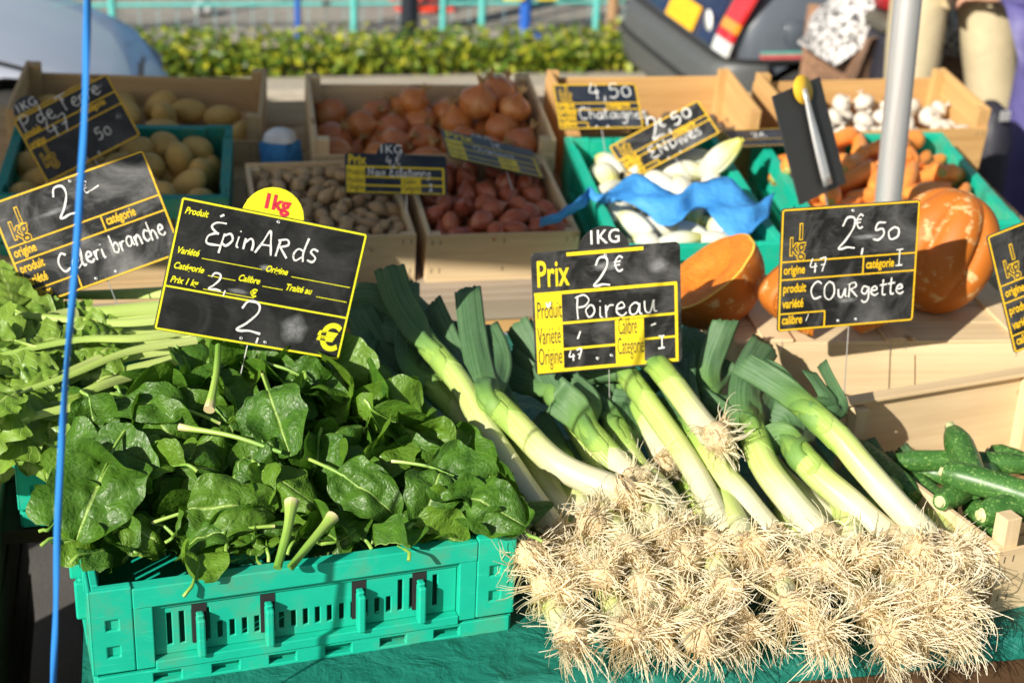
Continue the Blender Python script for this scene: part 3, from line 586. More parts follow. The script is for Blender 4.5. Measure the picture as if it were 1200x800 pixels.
def person(M, label, J, clothes, hair):
    """J: joints of the pose in metres (pelvis, chest, neck, head, l/r shoulder, elbow, wrist, hip, knee, ankle, toe)"""
    J = {k: Vector(v) for k, v in J.items()}; E = [('pelvis', 'chest'), ('chest', 'neck'), ('neck', 'head')]
    rad = {'pelvis': (.13, .10), 'chest': (.15, .10), 'neck': .055, 'head': (.075, .09)}
    J['crown'] = J['head']+(J['head']-J['neck']).normalized()*.10; E.append(('head', 'crown')); rad['crown'] = (.055, .06)
    fw = J.pop('face').normalized(); J['chin'] = J['head']-(J['head']-J['neck']).normalized()*.055+fw*.045; rad['chin'] = .035; E.append(('head', 'chin'))
    J['nose'] = J['head']+fw*.105; rad['nose'] = .013; E.append(('head', 'nose'))
    for s in 'lr':
        E += [('chest', s+'_shoulder'), (s+'_shoulder', s+'_elbow'), (s+'_elbow', s+'_wrist'), ('pelvis', s+'_hip'), (s+'_hip', s+'_knee'), (s+'_knee', s+'_ankle'), (s+'_ankle', s+'_toe')]
        rad.update({s+'_shoulder': .058, s+'_elbow': .042, s+'_wrist': .027, s+'_hip': .085, s+'_knee': .058, s+'_ankle': .042, s+'_toe': .03})
        d = (J[s+'_wrist']-J[s+'_elbow']).normalized(); sd = d.cross(Vector((0, 0, 1))); sd = sd.normalized() if sd.length > .1 else Vector((1, 0, 0)); nr = d.cross(sd)
        J[s+'_palm'] = J[s+'_wrist']+d*.075; rad[s+'_palm'] = (.036, .018); E.append((s+'_wrist', s+'_palm'))
        for k, (off, ln) in enumerate(((-.028, .065), (-.009, .078), (.010, .073), (.028, .058))):
            a_ = J[s+'_palm']+sd*off+d*.012; J[f'{s}_f{k}a'] = a_+d*.018; J[f'{s}_f{k}b'] = a_+d*(ln*.6)+nr*.012; J[f'{s}_f{k}c'] = a_+d*(ln*.9)+nr*.035
            for q in 'abc': rad[f'{s}_f{k}{q}'] = .009 if q != 'c' else .007
            E += [(s+'_palm', f'{s}_f{k}a'), (f'{s}_f{k}a', f'{s}_f{k}b'), (f'{s}_f{k}b', f'{s}_f{k}c')]
        J[s+'_t0'] = J[s+'_wrist']+d*.03+sd*.038; J[s+'_t1'] = J[s+'_t0']+d*.035+sd*.012+nr*.012; rad[s+'_t0'] = .012; rad[s+'_t1'] = .009
        E += [(s+'_wrist', s+'_t0'), (s+'_t0', s+'_t1')]
    p = thing('person', M, label, 'person')
    body = skin_mesh('body', J, E, rad, 'skin', p, 2, 'pelvis')
    for nm, mt, keys, grow, extra in clothes:
        ks = [k for k in J if k in keys]; jj = {k: J[k].copy() for k in ks}
        for k, v in extra.items(): jj[k] = Vector(v[0]) 
        rr = {k: ((rad[k][0]+grow, rad[k][1]+grow) if hasattr(rad[k], '__len__') else rad[k]+grow) for k in ks}
        for k, v in extra.items(): rr[k] = v[1]
        ee = [(a, b_) for a, b_ in E if a in jj and b_ in jj] + [(v[2], k) for k, v in extra.items() if len(v) > 2]
        skin_mesh(nm, jj, ee, rr, mt, p, 2, ks[0])
    for s in 'lr':
        a_, b_ = J[s+'_ankle'], J[s+'_toe']; h_ = a_+(a_-b_)*.35; h_.z = b_.z
        skin_mesh('shoe', {'a': a_, 'h': h_, 'm': a_.lerp(b_, .5)-Vector((0, 0, .012)), 't': b_+(b_-a_)*.12}, [('a', 'h'), ('a', 'm'), ('m', 't')], {'a': .05, 'h': .042, 'm': .046, 't': .038}, 'shoe_leather', p, 2, 'a')
    if hair:
        up = (J['head']-J['neck']).normalized()
        skin_mesh('hair', {'a': J['head']+up*.07-fw*.01, 'b': J['head']+up*.02-fw*.05, 'c': J['head']-up*.05-fw*.045}, [('a', 'b'), ('b', 'c')], {'a': (.088, .085), 'b': (.09, .07), 'c': (.065, .05)}, hair, p, 2, 'a')
    sd = fw.cross(Vector((0, 0, 1))).normalized()
    for s in (-1, 1):
        b = MB(); c = J['head']+fw*.078+sd*s*.030+Vector((0, 0, .012)); b.lathe([(.011*math.sin(a*math.pi/6), -.011*math.cos(a*math.pi/6)) for a in range(7)], 8, 0, Matrix.Translation(c)); b.build('eye', 'eye_dark', p)
    return p
LEGS = ('pelvis', 'l_hip', 'r_hip', 'l_knee', 'r_knee', 'l_ankle', 'r_ankle')
TORSO = ('pelvis', 'chest', 'l_shoulder', 'r_shoulder', 'l_elbow', 'r_elbow', 'l_wrist', 'r_wrist')
def standing(fx, fy, stance=.11, stride=.0, arms=None):
    """a standing pose facing (fx, fy)"""
    f = Vector((fx, fy, 0)).normalized(); s = Vector((-f.y, f.x, 0)); z = Vector((0, 0, 1)); J = {'pelvis': z*.95, 'chest': z*1.30+f*.01, 'neck': z*1.50, 'head': z*1.63+f*.02, 'face': f}
    for k, g in (('l', 1), ('r', -1)):
        J[k+'_hip'] = s*g*.09+z*.90; J[k+'_knee'] = s*g*(stance*.95)+z*.49+f*(.03+stride*.5*g); J[k+'_ankle'] = s*g*(stance+.02)+z*.09+f*(stride*g-.01); J[k+'_toe'] = s*g*(stance+.05)+z*.035+f*(stride*g+.15)
        J[k+'_shoulder'] = s*g*.19+z*1.42; J[k+'_elbow'] = s*g*.25+z*1.12-f*.03; J[k+'_wrist'] = s*g*.24+z*.88+f*.08
    return J
# beige trousers, standing astride
c = at(1098, 60, 5.15)
J = standing(-.1, -1, .17, .0)
for k_, v_ in dict(l_hip=(.11, 0, .97), r_hip=(-.09, 0, .97), l_knee=(.20, -.04, .50), l_ankle=(.29, 0, .09), l_toe=(.33, -.16, .035), r_knee=(-.10, -.04, .50), r_ankle=(-.10, 0, .09), r_toe=(-.11, -.16, .035), pelvis=(0, 0, 1.02), l_elbow=(.27, .0, 1.15), r_elbow=(-.27, 0, 1.15), l_wrist=(.12, -.22, 1.22), r_wrist=(-.12, -.22, 1.20)).items(): J[k_] = Vector(v_)
person(Matrix.Translation((c.x+.03, 5.2, 0)) @ Matrix.Scale(1.12, 4), 'person in wide beige trousers standing behind the aluminium pole', J,
       [('trousers', 'beige_cloth', LEGS, .024, {}), ('shirt', 'white_paper', TORSO, .02, {})], 'hair_brown')
# purple jacket at the right edge
c = at(1243, 100, 4.75)
J = standing(-.9, -.35, .11); J['r_elbow'] = Vector((-.06, -.25, 1.1)); J['r_wrist'] = Vector((-.155, -.22, .87)); J['l_wrist'] = Vector((-.2, .2, 1.0))
person(Matrix.Translation((c.x+.06, 4.8, 0)), 'person in a purple blue jacket and dark trousers at the end of the stall', J,
       [('trousers', 'jacket_cloth', LEGS, .03, {}), ('jacket', 'jacket_cloth', TORSO, .035, {})], 'hair_grey')
# seated woman bending towards her trolley
c = at(1018, 62, 5.65); SCW = 1.18; c.z /= SCW
J = {'pelvis': (0, 0, c.z+.0), 'chest': (.10, -.02, c.z+.33), 'neck': (.20, -.02, c.z+.53), 'head': (.27, -.02, c.z+.64), 'face': Vector((.9, -.2, -.4)),
     'l_hip': (.04, .09, c.z-.03), 'r_hip': (.04, -.09, c.z-.03), 'l_knee': (.40, .11, c.z-.04), 'r_knee': (.38, -.11, c.z-.05), 'l_ankle': (.38, .12, .10), 'r_ankle': (.34, -.12, .10), 'l_toe': (.52, .13, .035), 'r_toe': (.48, -.13, .035),
     'l_shoulder': (.14, .16, c.z+.44), 'r_shoulder': (.12, -.19, c.z+.43), 'l_elbow': (.26, .22, c.z+.20), 'r_elbow': (.10, -.25, c.z+.11), 'l_wrist': (.44, .10, c.z+.22), 'r_wrist': (.33, -.20, c.z+.08)}
wp = person(Matrix.Translation((c.x-.02, 5.7, 0)) @ Matrix.Scale(SCW, 4), 'person in a black speckled white blouse and brown tweed skirt sitting bent forward', J,
       [('blouse', 'spotted_cloth', TORSO, .04, {'hem': ((-.04, 0, c.z+.06), (.16, .13), 'pelvis')}),
        ('skirt', 'tweed_cloth', ('pelvis', 'l_hip', 'r_hip', 'l_knee', 'r_knee'), .05, {'l_hem': ((.38, .12, .40), .085, 'l_knee'), 'r_hem': ((.35, -.12, .38), .085, 'r_knee')})], 'hair_grey')
st = thing('folding_stool', Matrix.Translation((c.x-.02, 5.7, 0)) @ Matrix.Scale(SCW, 4), 'dark folding stool under the person in the tweed skirt', 'stool')
b = MB(); b.box(-.18, .16, -.17, .17, c.z-.16, c.z-.135); b.build('seat', 'dark_cloth', st, bevel=.006)
for sx, sy in ((-1, -1), (1, -1), (-1, 1), (1, 1)): b = MB(); b.tube([(sx*.15-.01, sy*.15, .0), (-sx*.13-.01, sy*.15, c.z-.16)], .011, 8); b.build('leg', 'steel', st)
# shopping trolley and red bag in front of her
c = at(1043, 70, 5.5)
tr = thing('shopping_trolley', Matrix.Translation((c.x, 5.5, 0)), 'dark grey shopping trolley standing at the seated person\'s knees', 'trolley')
b = MB(); b.box(-.10, .12, -.13, .13, .10, .78); b.build('bag', 'dark_cloth', tr, bevel=.03)
b = MB(); b.box(-.11, .13, -.14, .14, .78, .84); b.build('flap', 'olive_cloth', tr, bevel=.025)
b = MB(); b.tube(catmull([(.13, -.1, .1), (.14, -.1, .6), (.18, -.1, 1.0), (.2, 0, 1.04), (.18, .1, 1.0), (.14, .1, .6), (.13, .1, .1)]), .010, 8); b.build('handle', 'steel', tr)
for sy in (-1, 1):
    b = MB(); b.lathe([(0, -.015), (.07, -.015), (.075, 0), (.07, .015), (0, .015)], 20, 0, Matrix.Translation((.13, sy*.13, .075)) @ Matrix.Rotation(R(90), 4, 'X')); b.build('wheel', 'tyre_rubber', tr)
b = MB(); b.lathe([(0, 0), (.09, .01), (.11, .08), (.085, .17), (.03, .20), (.02, .24), (0, .24)], 14, 0, Matrix.Translation((c.x+.01, 5.5, .842)), lobes=lambda a, t: 1+.08*math.sin(3*a+5*t)+.05*math.sin(7*a))
tag(b.build('cloth_bag', 'red_cloth'), 'small red bag lying on top of the grey trolley', 'bag')
# dark bag that hides the beige leg's foot
c = at(1166, 128, 4.7)
hbag = thing('shoulder_bag', Matrix.Translation((c.x, 4.72, 0)), 'dark bag with a pale buckle standing by the beige trouser leg', 'bag')
b = MB(); b.lathe([(0, 0), (.10, .005), (.12, .10), (.12, c.z-.1), (.085, c.z-.01), (.03, c.z+.02), (0, c.z+.02)], 18, 0, Matrix.Diagonal((.62, .8, 1, 1)), lobes=lambda a, t: 1+.05*math.sin(4*a+6*t)); b.build('body', 'dark_cloth', hbag)
b = MB(); b.box(-.022, .014, -.10, -.092, c.z-.02, c.z+.015); b.build('buckle', 'steel', hbag, bevel=.003)
# ------------------------------------------------------------------ tables, pole, parasol, string
def leg_mb(x, y, h, s=.03): b = MB(); b.box(x-s, x+s, y-s, y+s, 0, h); return b
ft = thing('trestle_table', Matrix.Translation((0, 0, 0)), 'dark wooden trestle table under the green cloth carrying spinach, leeks and courgettes', 'table')
for i in range(7):
    y0 = 2.035+i*.188; b = MB(); b.box(-.13 if i < 3 else -.34, 2.15, y0, y0+.183, TZ-.034, TZ-.006); b.build('top_board', 'plank_dark', ft, bevel=.003)
b = MB(); b.box(-.13, 2.15, 2.008, 2.033, TZ-.15, TZ-.008); b.build('front_board', 'plank_dark', ft, bevel=.003)
for x in (-.09, 2.08):
    for y in (2.10, 3.28): leg_mb(x, y, TZ-.034).build('leg', 'plank_dark', ft, bevel=.004)
for y in (2.10, 3.28): b = MB(); b.box(-.25, 2.05, y-.012, y+.012, .2, .26); b.build('cross_bar', 'plank_dark', ft)
# green cloth over it
b = MB(); P = []; nx = 130
for j in range(26):
    row_ = []
    for i in range(nx+1):
        x = -.135+2.305*i/nx; s_ = j/25*1.42            # run of cloth measured from the front hem
        wv = .006*noise.noise(Vector((x*9, s_*6, 2)))+.004*noise.noise(Vector((x*26, s_*10, 7)))
        if s_ < .06: y, z = 1.999-.004+wv*1.2, TZ-.042+s_*.75+.006*noise.noise(Vector((x*3, 5, 1)))
        elif s_ < .12: a = (s_-.06)/.06*1.57; y, z = 1.999+.03*(1-math.cos(a))-.004*(1-a/1.57), TZ-.002+.004*math.sin(a)+wv*.5
        else: y, z = 2.03+(s_-.12), TZ+.003+abs(wv)*.5
        row_.append((x, y, z))
    P.append(row_)
b.grid(P)
Q = []                                  # the side that hangs down at the left end
for j in range(16):
    Q.append([(-.136-.012*math.sin(j/15*1.6)-.010*noise.noise(Vector((k*.4, j*.3, 4)))*min(1, j/3), 2.0+1.28*k/60, TZ+.002-.46*j/15) for k in range(61)])
b.grid(Q); tag(b.build('table_cloth', 'green_cloth'), 'dark green wrinkled cloth hanging over the front edge of the trestle table', 'tablecloth')
# sloping rear bench
bn = thing('display_bench', Matrix.Translation((0, 0, 0)), 'sloping wooden bench behind the leeks that carries the rear crates', 'bench')
BS = math.atan(.15)
def benchz(y, dz=0): return .82+.15*(y-3.4)+dz
Mb = Matrix.Translation((0, 3.22, benchz(3.22)-.152)) @ Matrix.Rotation(BS, 4, 'X')
for i in range(7):
    b = MB(); b.box(-.75, 2.24, .118+i*.165, .275+i*.165, -.022, -.002, 0, Mb); b.build('slat', 'dim_wood', bn, bevel=.003)
b = MB(); b.box(-.75, 2.24, .088, .114, -.030, .0272, 0, Mb); b.build('front_rail', 'grey_wood', bn, bevel=.003)
b = MB(); b.box(-.75, 2.24, .092, .114, -.068, -.033, 0, Mb); b.build('lower_rail', 'pine_orange', bn, bevel=.003)
b = MB(); b.box(.20, .99, .148, .56, -.001, .0275, 0, Mb); b.build('riser_board', 'grey_wood', bn, bevel=.003)
b = MB(); b.box(-.75, 2.24, .118, .146, -.0, .0268, 0, Mb); b.build('front_fillet', 'grey_wood', bn, bevel=.003)
for x in (-.68, .95, 2.17):
    for y in (3.26, 4.40): leg_mb(x, y, benchz(y)-.2-.0, .025).build('leg', 'dim_wood', bn)
b = MB(); P = []
for j in range(14): P.append([(-.75+2.98*i/90, 3.325+.014*math.sin(i*.9+.5*math.sin(i*.23))+.004*j*math.sin(i*.37), benchz(3.22)-.205-j*.02) for i in range(91)])
b.grid(P); tag(b.build('bench_cloth', 'grey_cloth'), 'grey cloth hanging in folds below the front rail of the bench', 'cloth')
# aluminium pole
pb = at(1041, 232, 3.30); pt = at(1064, 0, 3.30); d = (pt-pb).normalized()
pl = thing('stall_pole', Matrix.Translation((0, 0, 0)), 'round aluminium stall pole rising between the carrots and the pumpkins', 'pole')
p0 = pb - d*((pb.z-.02)/d.z); p1 = pb + d*((2.7-pb.z)/d.z)
b = MB(); b.tube([p0, p1], .031, 32); b.build('shaft', 'aluminium', pl)
b = MB(); b.lathe([(0, 0), (.10, 0), (.10, .015), (.04, .03), (.036, .10)], 20, 0, Matrix.Translation((p0.x, p0.y, 0))); b.build('foot', 'aluminium', pl)
b = MB(); b.lathe([(.033, -.02), (.033, .02), (0, .025)], 20, 0, Matrix.Translation(p1)); b.build('cap', 'dark_pole_paint', pl)
# unseen parasol, added out of frame and shaped to shade the rear crates
def toward(p, h): t_ = (h-p[2])/S.z; return Vector(p)+S*t_
ps = thing('shade_parasol', Matrix.Translation((0, 0, 0)), 'unseen grey blue parasol added left of the stall to shade the rear crates', 'parasol')
cn_ = [toward(q, 2.35) for q in ((-.72, 3.62, .85), (1.02, 3.40, .80), (1.14, 4.62, .95), (-.72, 4.62, .95))]
ctr = sum(cn_, Vector())/4+Vector((0, 0, .25)); b = MB(); P = []
rim_ = [a.lerp(b_, k/6) for a, b_ in zip(cn_, cn_[1:]+cn_[:1]) for k in range(6)]
P = [[ctr.lerp(q, t_/5)+Vector((0, 0, -.03*math.sin(t_/5*math.pi))) for q in rim_+rim_[:1]] for t_ in range(6)]
P.append([q-Vector((0, 0, .12)) for q in rim_+rim_[:1]])
b.grid(P); o = b.build('canopy', 'canopy_cloth', ps); m = o.modifiers.new('s', 'SOLIDIFY'); m.thickness = .003
b = MB(); b.tube([(ctr.x, ctr.y, 0), (ctr.x, ctr.y, ctr.z+.05)], .022, 14); b.build('mast', 'aluminium', ps)
for q in cn_: b = MB(); b.tube([ctr-Vector((0, 0, .02)), q-Vector((0, 0, .01))], .008, 6); b.build('rib', 'aluminium', ps)
b = MB(); b.lathe([(0, 0), (.25, 0), (.25, .06), (.05, .09), (.03, .3)], 24, 0, Matrix.Translation((ctr.x, ctr.y, 0))); b.build('foot', 'concrete', ps)
# blue string
a0, a1 = at(103, 0, 1.80), at(60, 800, 1.80); dd = (a0-a1).normalized(); top_ = a0+dd*1.6; bot = a1-dd*.25
b = MB(); P = []
for i in range(161):
    t_ = i/160; p = bot.lerp(top_, t_)+Vector((.003*math.sin(t_*23), 0, 0)); an = .5*math.sin(t_*31)+.35*math.sin(t_*77+1); s_ = Vector((math.cos(an), math.sin(an), 0))
    P.append([p-s_*.0044, p+Vector((0, -.0010, 0)), p+s_*.0044])
b.grid(P); o = b.build('string', 'blue_tape'); m = o.modifiers.new('s', 'SOLIDIFY'); m.thickness = .0012
tag(o, 'taut bright blue plastic string tied down in front of the spinach crate', 'string')
# things below the front table at the left
cr = thing('trestle', Matrix.Translation((-.36, 2.45, 0)), 'dark brown wooden trestle in the shade left of the spinach crate', 'trestle')
for k in range(4): b = MB(); b.box(-.11, .08, -.5, .6, .10+k*.14, .215+k*.14); b.build('board', 'plank_dark', cr, bevel=.003)
for y in (-.42, .5): b = MB(); b.box(-.14, -.112, y-.03, y+.03, 0, .66); b.build('upright', 'plank_dark', cr, bevel=.003)

# ------------------------------------------------------------------ plastic crates
def plastic_crate(M, label, W, D, H, mat='teal_plastic', detail=1, side_low=.0):
    """origin: front-left corner of the rim; x along the front, y to the back, z down to -H"""
    c = thing('plastic_crate', M, label, 'crate', 'green plastic crates of the stall')
    for k, (w_, Mw) in enumerate(((W, Matrix()), (W, Matrix.Translation((W, D, 0)) @ Matrix.Rotation(R(180), 4, 'Z')), (D, Matrix.Translation((0, D, 0)) @ Matrix.Rotation(R(-90), 4, 'Z')), (D, Matrix.Translation((W, 0, 0)) @ Matrix.Rotation(R(90), 4, 'Z')))):
        b = MB()
        b.box(.058, w_-.058, -.007, .016, -.034, 0, 0, Mw)                     # rolled lip
        b.box(.058, w_-.058, .004, .013, -.046, -.034, 0, Mw)
        b.box(.058, .086, -.005, .014, -H+.035, -.0345, 0, Mw); b.box(w_-.086, w_-.058, -.005, .014, -H+.035, -.0345, 0, Mw)
        b.box(.0865, w_-.0865, -.007, .014, -H+.030, -H+.046, 0, Mw)           # ledge
        # slotted panel
        x0, x1 = .0868, w_-.0868; n = int((x1-x0-.04)/.0185); pitch = (x1-x0-.04)/n; xs = [x0, x0+.02]; hole_x = set()
        for i in range(n): hole_x.add(len(xs)); xs += [x0+.02+i*pitch+.0075, x0+.02+(i+1)*pitch]
        xs.append(x1); n5 = 5
        # cells alternate slot / web
        zs = [-H+.0465, -H+.062, -H+.062+(H-.13)*.62, -.058, -.0465]
        def hole(i, j, n=n, hx=hole_x):
            if i < 1 or i >= len(xs)-2: return False
            q = i-1
            if q % 2: return False
            slot = q//2; edge = slot < 4 or slot >= n-4
            return j in ((1, 2) if edge else (1,))
        b.panel(xs, zs, hole, .005, Mw @ Matrix.Translation((0, .0085, 0)))
        # foot band with notches
        xs2 = [.0, .06]; nn = max(3, int((w_-.12)/.085)); pt_ = (w_-.12)/nn
        for i in range(nn): xs2 += [.06+i*pt_+.022, .06+i*pt_+.064]
        xs2 += [w_-.06, w_]
        b.panel(xs2, [-H, -H+.008, -H+.024, -H+.0296], lambda i, j: j == 1 and i >= 2 and i % 2 == 0 and i < len(xs2)-2, .012, Mw @ Matrix.Translation((0, -.004, 0)))
        b.box(.012, w_-.012, .012, .018, -H+.002, -H+.0296, 0, Mw)
        b.build('side_wall', mat, c, bevel=.0016 if detail else .001)
        if detail:
            for fx in ((.24, .40, .62, .77) if w_ > .5 else (.35, .65)):
                b = MB(); xx = w_*fx; b.box(xx-.006, xx+.006, -.016, .004, -H+.0462, -H+.112, 0, Mw); b.box(xx-.0058, xx+.0058, -.010, .004, -H+.1122, -H+.118, 0, Mw)
                b.build('hook', mat, c, bevel=.003)
                b = MB(); b.box(xx-.011, xx+.011, .0072, .0082, -H+.060, -H+.128, 0, Mw); b.build('hook_slot', 'arch_black', c)
    for cx, cy, sx, sy in ((0, 0, 1, 1), (W, 0, -1, 1), (0, D, 1, -1), (W, D, -1, -1)):
        Mc = Matrix.Translation((cx, cy, 0)) @ Matrix.Diagonal((sx, sy, 1, 1)); b = MB()
        xs = [-.006, .018, .036, .0574]; zs = [-H+.036, -.112, -.094, -.066, -.048, .004]
        Hc = lambda i, j: i == 1 and j in (1, 3)
        b.panel(xs, zs, Hc if detail else (lambda i, j: False), .006, Mc @ Matrix.Translation((0, -.006, 0)))
        b.panel(xs, zs, Hc if detail else (lambda i, j: False), .006, Mc @ Matrix(((0, 1, 0, -.0062), (1, 0, 0, 0), (0, 0, 1, 0), (0, 0, 0, 1))))
        b.box(.0002, .0572, .0002, .012, -H+.038, .0035, 0, Mc); b.box(.0002, .012, .0122, .0572, -H+.038, .0035, 0, Mc)
        o = b.build('corner_post', mat, c, bevel=.0022)
        if sx*sy < 0: o.data.flip_normals()
    b = MB(); n = 9
    b.box(.012, W-.012, .012, D-.012, -H+.006, -H+.012); b.build('base', mat, c)
    return c
p = onz(106, 690, RIM)
SPX, SPY = p.x, p.y
SHEAR = Matrix(((1, -.14, 0, 0), (0, 1, 0, 0), (0, 0, 1, 0), (0, 0, 0, 1)))   # shears the crate so its left wall lines up in the camera view
plastic_crate(TR((p.x, p.y-.004, RIM-.004), 2.2) @ SHEAR, 'teal plastic crate heaped with spinach at the front of the table', .645, .40, .176)
p2 = onz(18, 512, RIM); plastic_crate(TR((p2.x, max(p2.y, p.y+.43), RIM), 2.5), 'teal plastic crate under the celery, behind the spinach crate', .60, .40, .176)
BT = math.degrees(BS)
def bm(x, y, yaw, dz=0): return TR((x, y, benchz(y)+dz), 0, 0) @ Matrix.Rotation(BS, 4, 'X') @ Matrix.Rotation(R(yaw), 4, 'Z')
BH = .1505
M_POT = bm(-.335, 3.62, -5); plastic_crate(M_POT, 'shaded teal plastic crate of potatoes behind the celery sign', .51, .385, BH, 'shaded_teal_plastic', 0)
M_END = bm(1.023, 3.277, -2); plastic_crate(M_END, 'teal plastic crate of white endives under the crumpled blue paper', .388, .57, BH, 'teal_plastic', 0)
M_CAR = bm(1.525, 3.345, -3); plastic_crate(M_CAR, 'teal plastic crate of carrots behind the aluminium pole', .51, .50, BH, 'teal_plastic', 0)

def wood_crate(M, label, W, D, H, mat='poplar', ends=.0, front=0., back=0., two=False, post=.022, left_low=0., end_in=True):
    """rim of the corner posts at z = 0; end boards rise by `ends`, the long boards start `front`/`back` below the rim"""
    c = thing('wooden_crate', M, label, 'crate', 'wooden produce crates')
    for x0, low in ((0, left_low), (W-.011, 0)):
        b = MB(); b.box(x0, x0+.011, .0065, D-.0065, -H+.008, ends-low)
        o = b.build('end_board', mat, c, bevel=.0015)
    for y0, low in ((0, front), (D-.006, back)):
        b = MB(); z1 = -low
        if two: zm = (-H+.008+z1)/2; b.box(.0, W, y0, y0+.006, -H+.008, zm-.004); b.box(0, W, y0, y0+.006, zm+.004, z1)
        else: b.box(0, W, y0, y0+.006, -H+.008, z1)
        b.build('side_board', mat, c, bevel=.0012)
        st = MB()
        for sx in (.012, .03, W-.03, W-.012, W*.5):
            for zz in (z1-.018, -H+.03):
                yy = y0-.0008 if y0 == 0 else y0+.0068
                st.tube([(sx, yy, zz-.006), (sx+.001, yy, zz+.006)], .0007, 4)
        st.build('staples', 'arch_black', c)
    for x in (.0112, W-.0112-post):
        for y in (.0062, D-.0062-post):
            b = MB(); b.box(x, x+post, y, y+post, -H+.009, min(0, ends)-.002 if ends <= 0 else ends-.001); b.build('corner_post', mat, c, bevel=.0012)
    b = MB(); n = max(3, int(D/.09))
    for i in range(n): b.box(.0, W, .0+i*D/n, (i+1)*D/n-.006, -H, -H+.0075)
    b.build('bottom', mat, c)
    return c
M_BUL = bm(.228, 3.372, 0); wood_crate(M_BUL, 'small wooden crate full of little brown bulbs beside the spinach sign', .352, .385, .1225, 'poplar', -.004)
M_SHA = bm(.604, 3.368, -.8); wood_crate(M_SHA, 'small wooden crate full of red shallots beside the endives', .352, .385, .1225, 'poplar', -.004, .003)
M_ONI = bm(.40, 3.832, -3, -.018); wood_crate(M_ONI, 'wooden crate with raised end boards full of copper onions', .605, .43, BH-.018, 'poplar', .034, .004, .0, post=.028)
M_WPO = bm(-.34, 4.12, -7, -.05); wood_crate(M_WPO, 'wooden crate with thick posts and a few potatoes behind the potato signs', .635, .33, BH-.05, 'dim_wood', .035, .03, .0, post=.028)
M_CHE = bm(1.06, 3.885, -1, .012); wood_crate(M_CHE, 'orange toned wooden crate behind the endives under the chestnut sign', .515, .30, BH+.012, 'pine_orange', .034, .02, -.008, post=.02)
M_GAR = bm(1.665, 3.872, 1, .012); wood_crate(M_GAR, 'wooden crate of garlic at the back behind the carrots', .575, .30, BH+.012, 'pine_orange', .022, .03, .01, post=.026)
# courgette crate, front row right
p = onz(1178, 612, RIM); M_ZUC = TR((p.x, p.y, RIM), 11); ZW, ZD = .46, .47
wood_crate(M_ZUC, 'pale wooden crate of courgettes at the front right corner of the table', ZW, ZD, .176, 'poplar', .0, .055, .0, post=.03, left_low=.05)
b = MB(); b.box(-.004, ZW+.004, ZD-.022, ZD+.008, .0025, .010, 0, M_ZUC); tag(b.build('wooden_batten', 'poplar', bevel=.0015), 'thin pale batten lying along the back edge of the courgette crate', 'batten')
# upturned box that carries the pumpkins
BOXZ = RIM+.032
p = onz(866, 402, BOXZ); M_BOX = TR((p.x, p.y, BOXZ), -5.5)
bx = thing('upturned_crate', M_BOX, 'upturned pale wooden crate carrying the cut pumpkins', 'crate')
BW, BD, BHH = .64, .37, .206
for y0 in (0, BD-.008): b = MB(); b.box(.0125, BW-.0125, y0, y0+.008, -BHH, -.0085); b.build('side_board', 'poplar', bx, bevel=.0015)
for x0 in (0, BW-.012): b = MB(); b.box(x0, x0+.012, 0, BD, -BHH, -.0085); b.build('end_board', 'poplar', bx, bevel=.0015)
for i in range(4): b = MB(); y0 = i*BD/4; b.box(-.004, BW+.004, y0, y0+BD/4-(.005 if i < 3 else 0), -.008, 0); b.build('slat', 'poplar', bx, bevel=.0012)
b = MB(); b.box(.30, .36, -.002, BD+.002, .0005, .0075); b.box(.57, .63, -.003, BD+.003, .0005, .0075); b.box(.05, .11, -.002, BD+.002, .0005, .0075); b.build('cross_batten', 'poplar', bx, bevel=.0012)
b = MB()
for sx in (.02, .05, .085, .31, .34, .575, .61):
    b.tube([(sx, .01, .008), (sx, -.0035, .006), (sx+.001, -.0035, -.016-.012*((sx*100) % 2))], .0007, 4)
b.build('staples', 'steel', bx)
b = MB(); b.tube([(.365, -.001, -.03), (.372, -.001, -.08), (.380, -.001, -.14)], .001, 4); b.build('crack', 'plank_dark', bx)

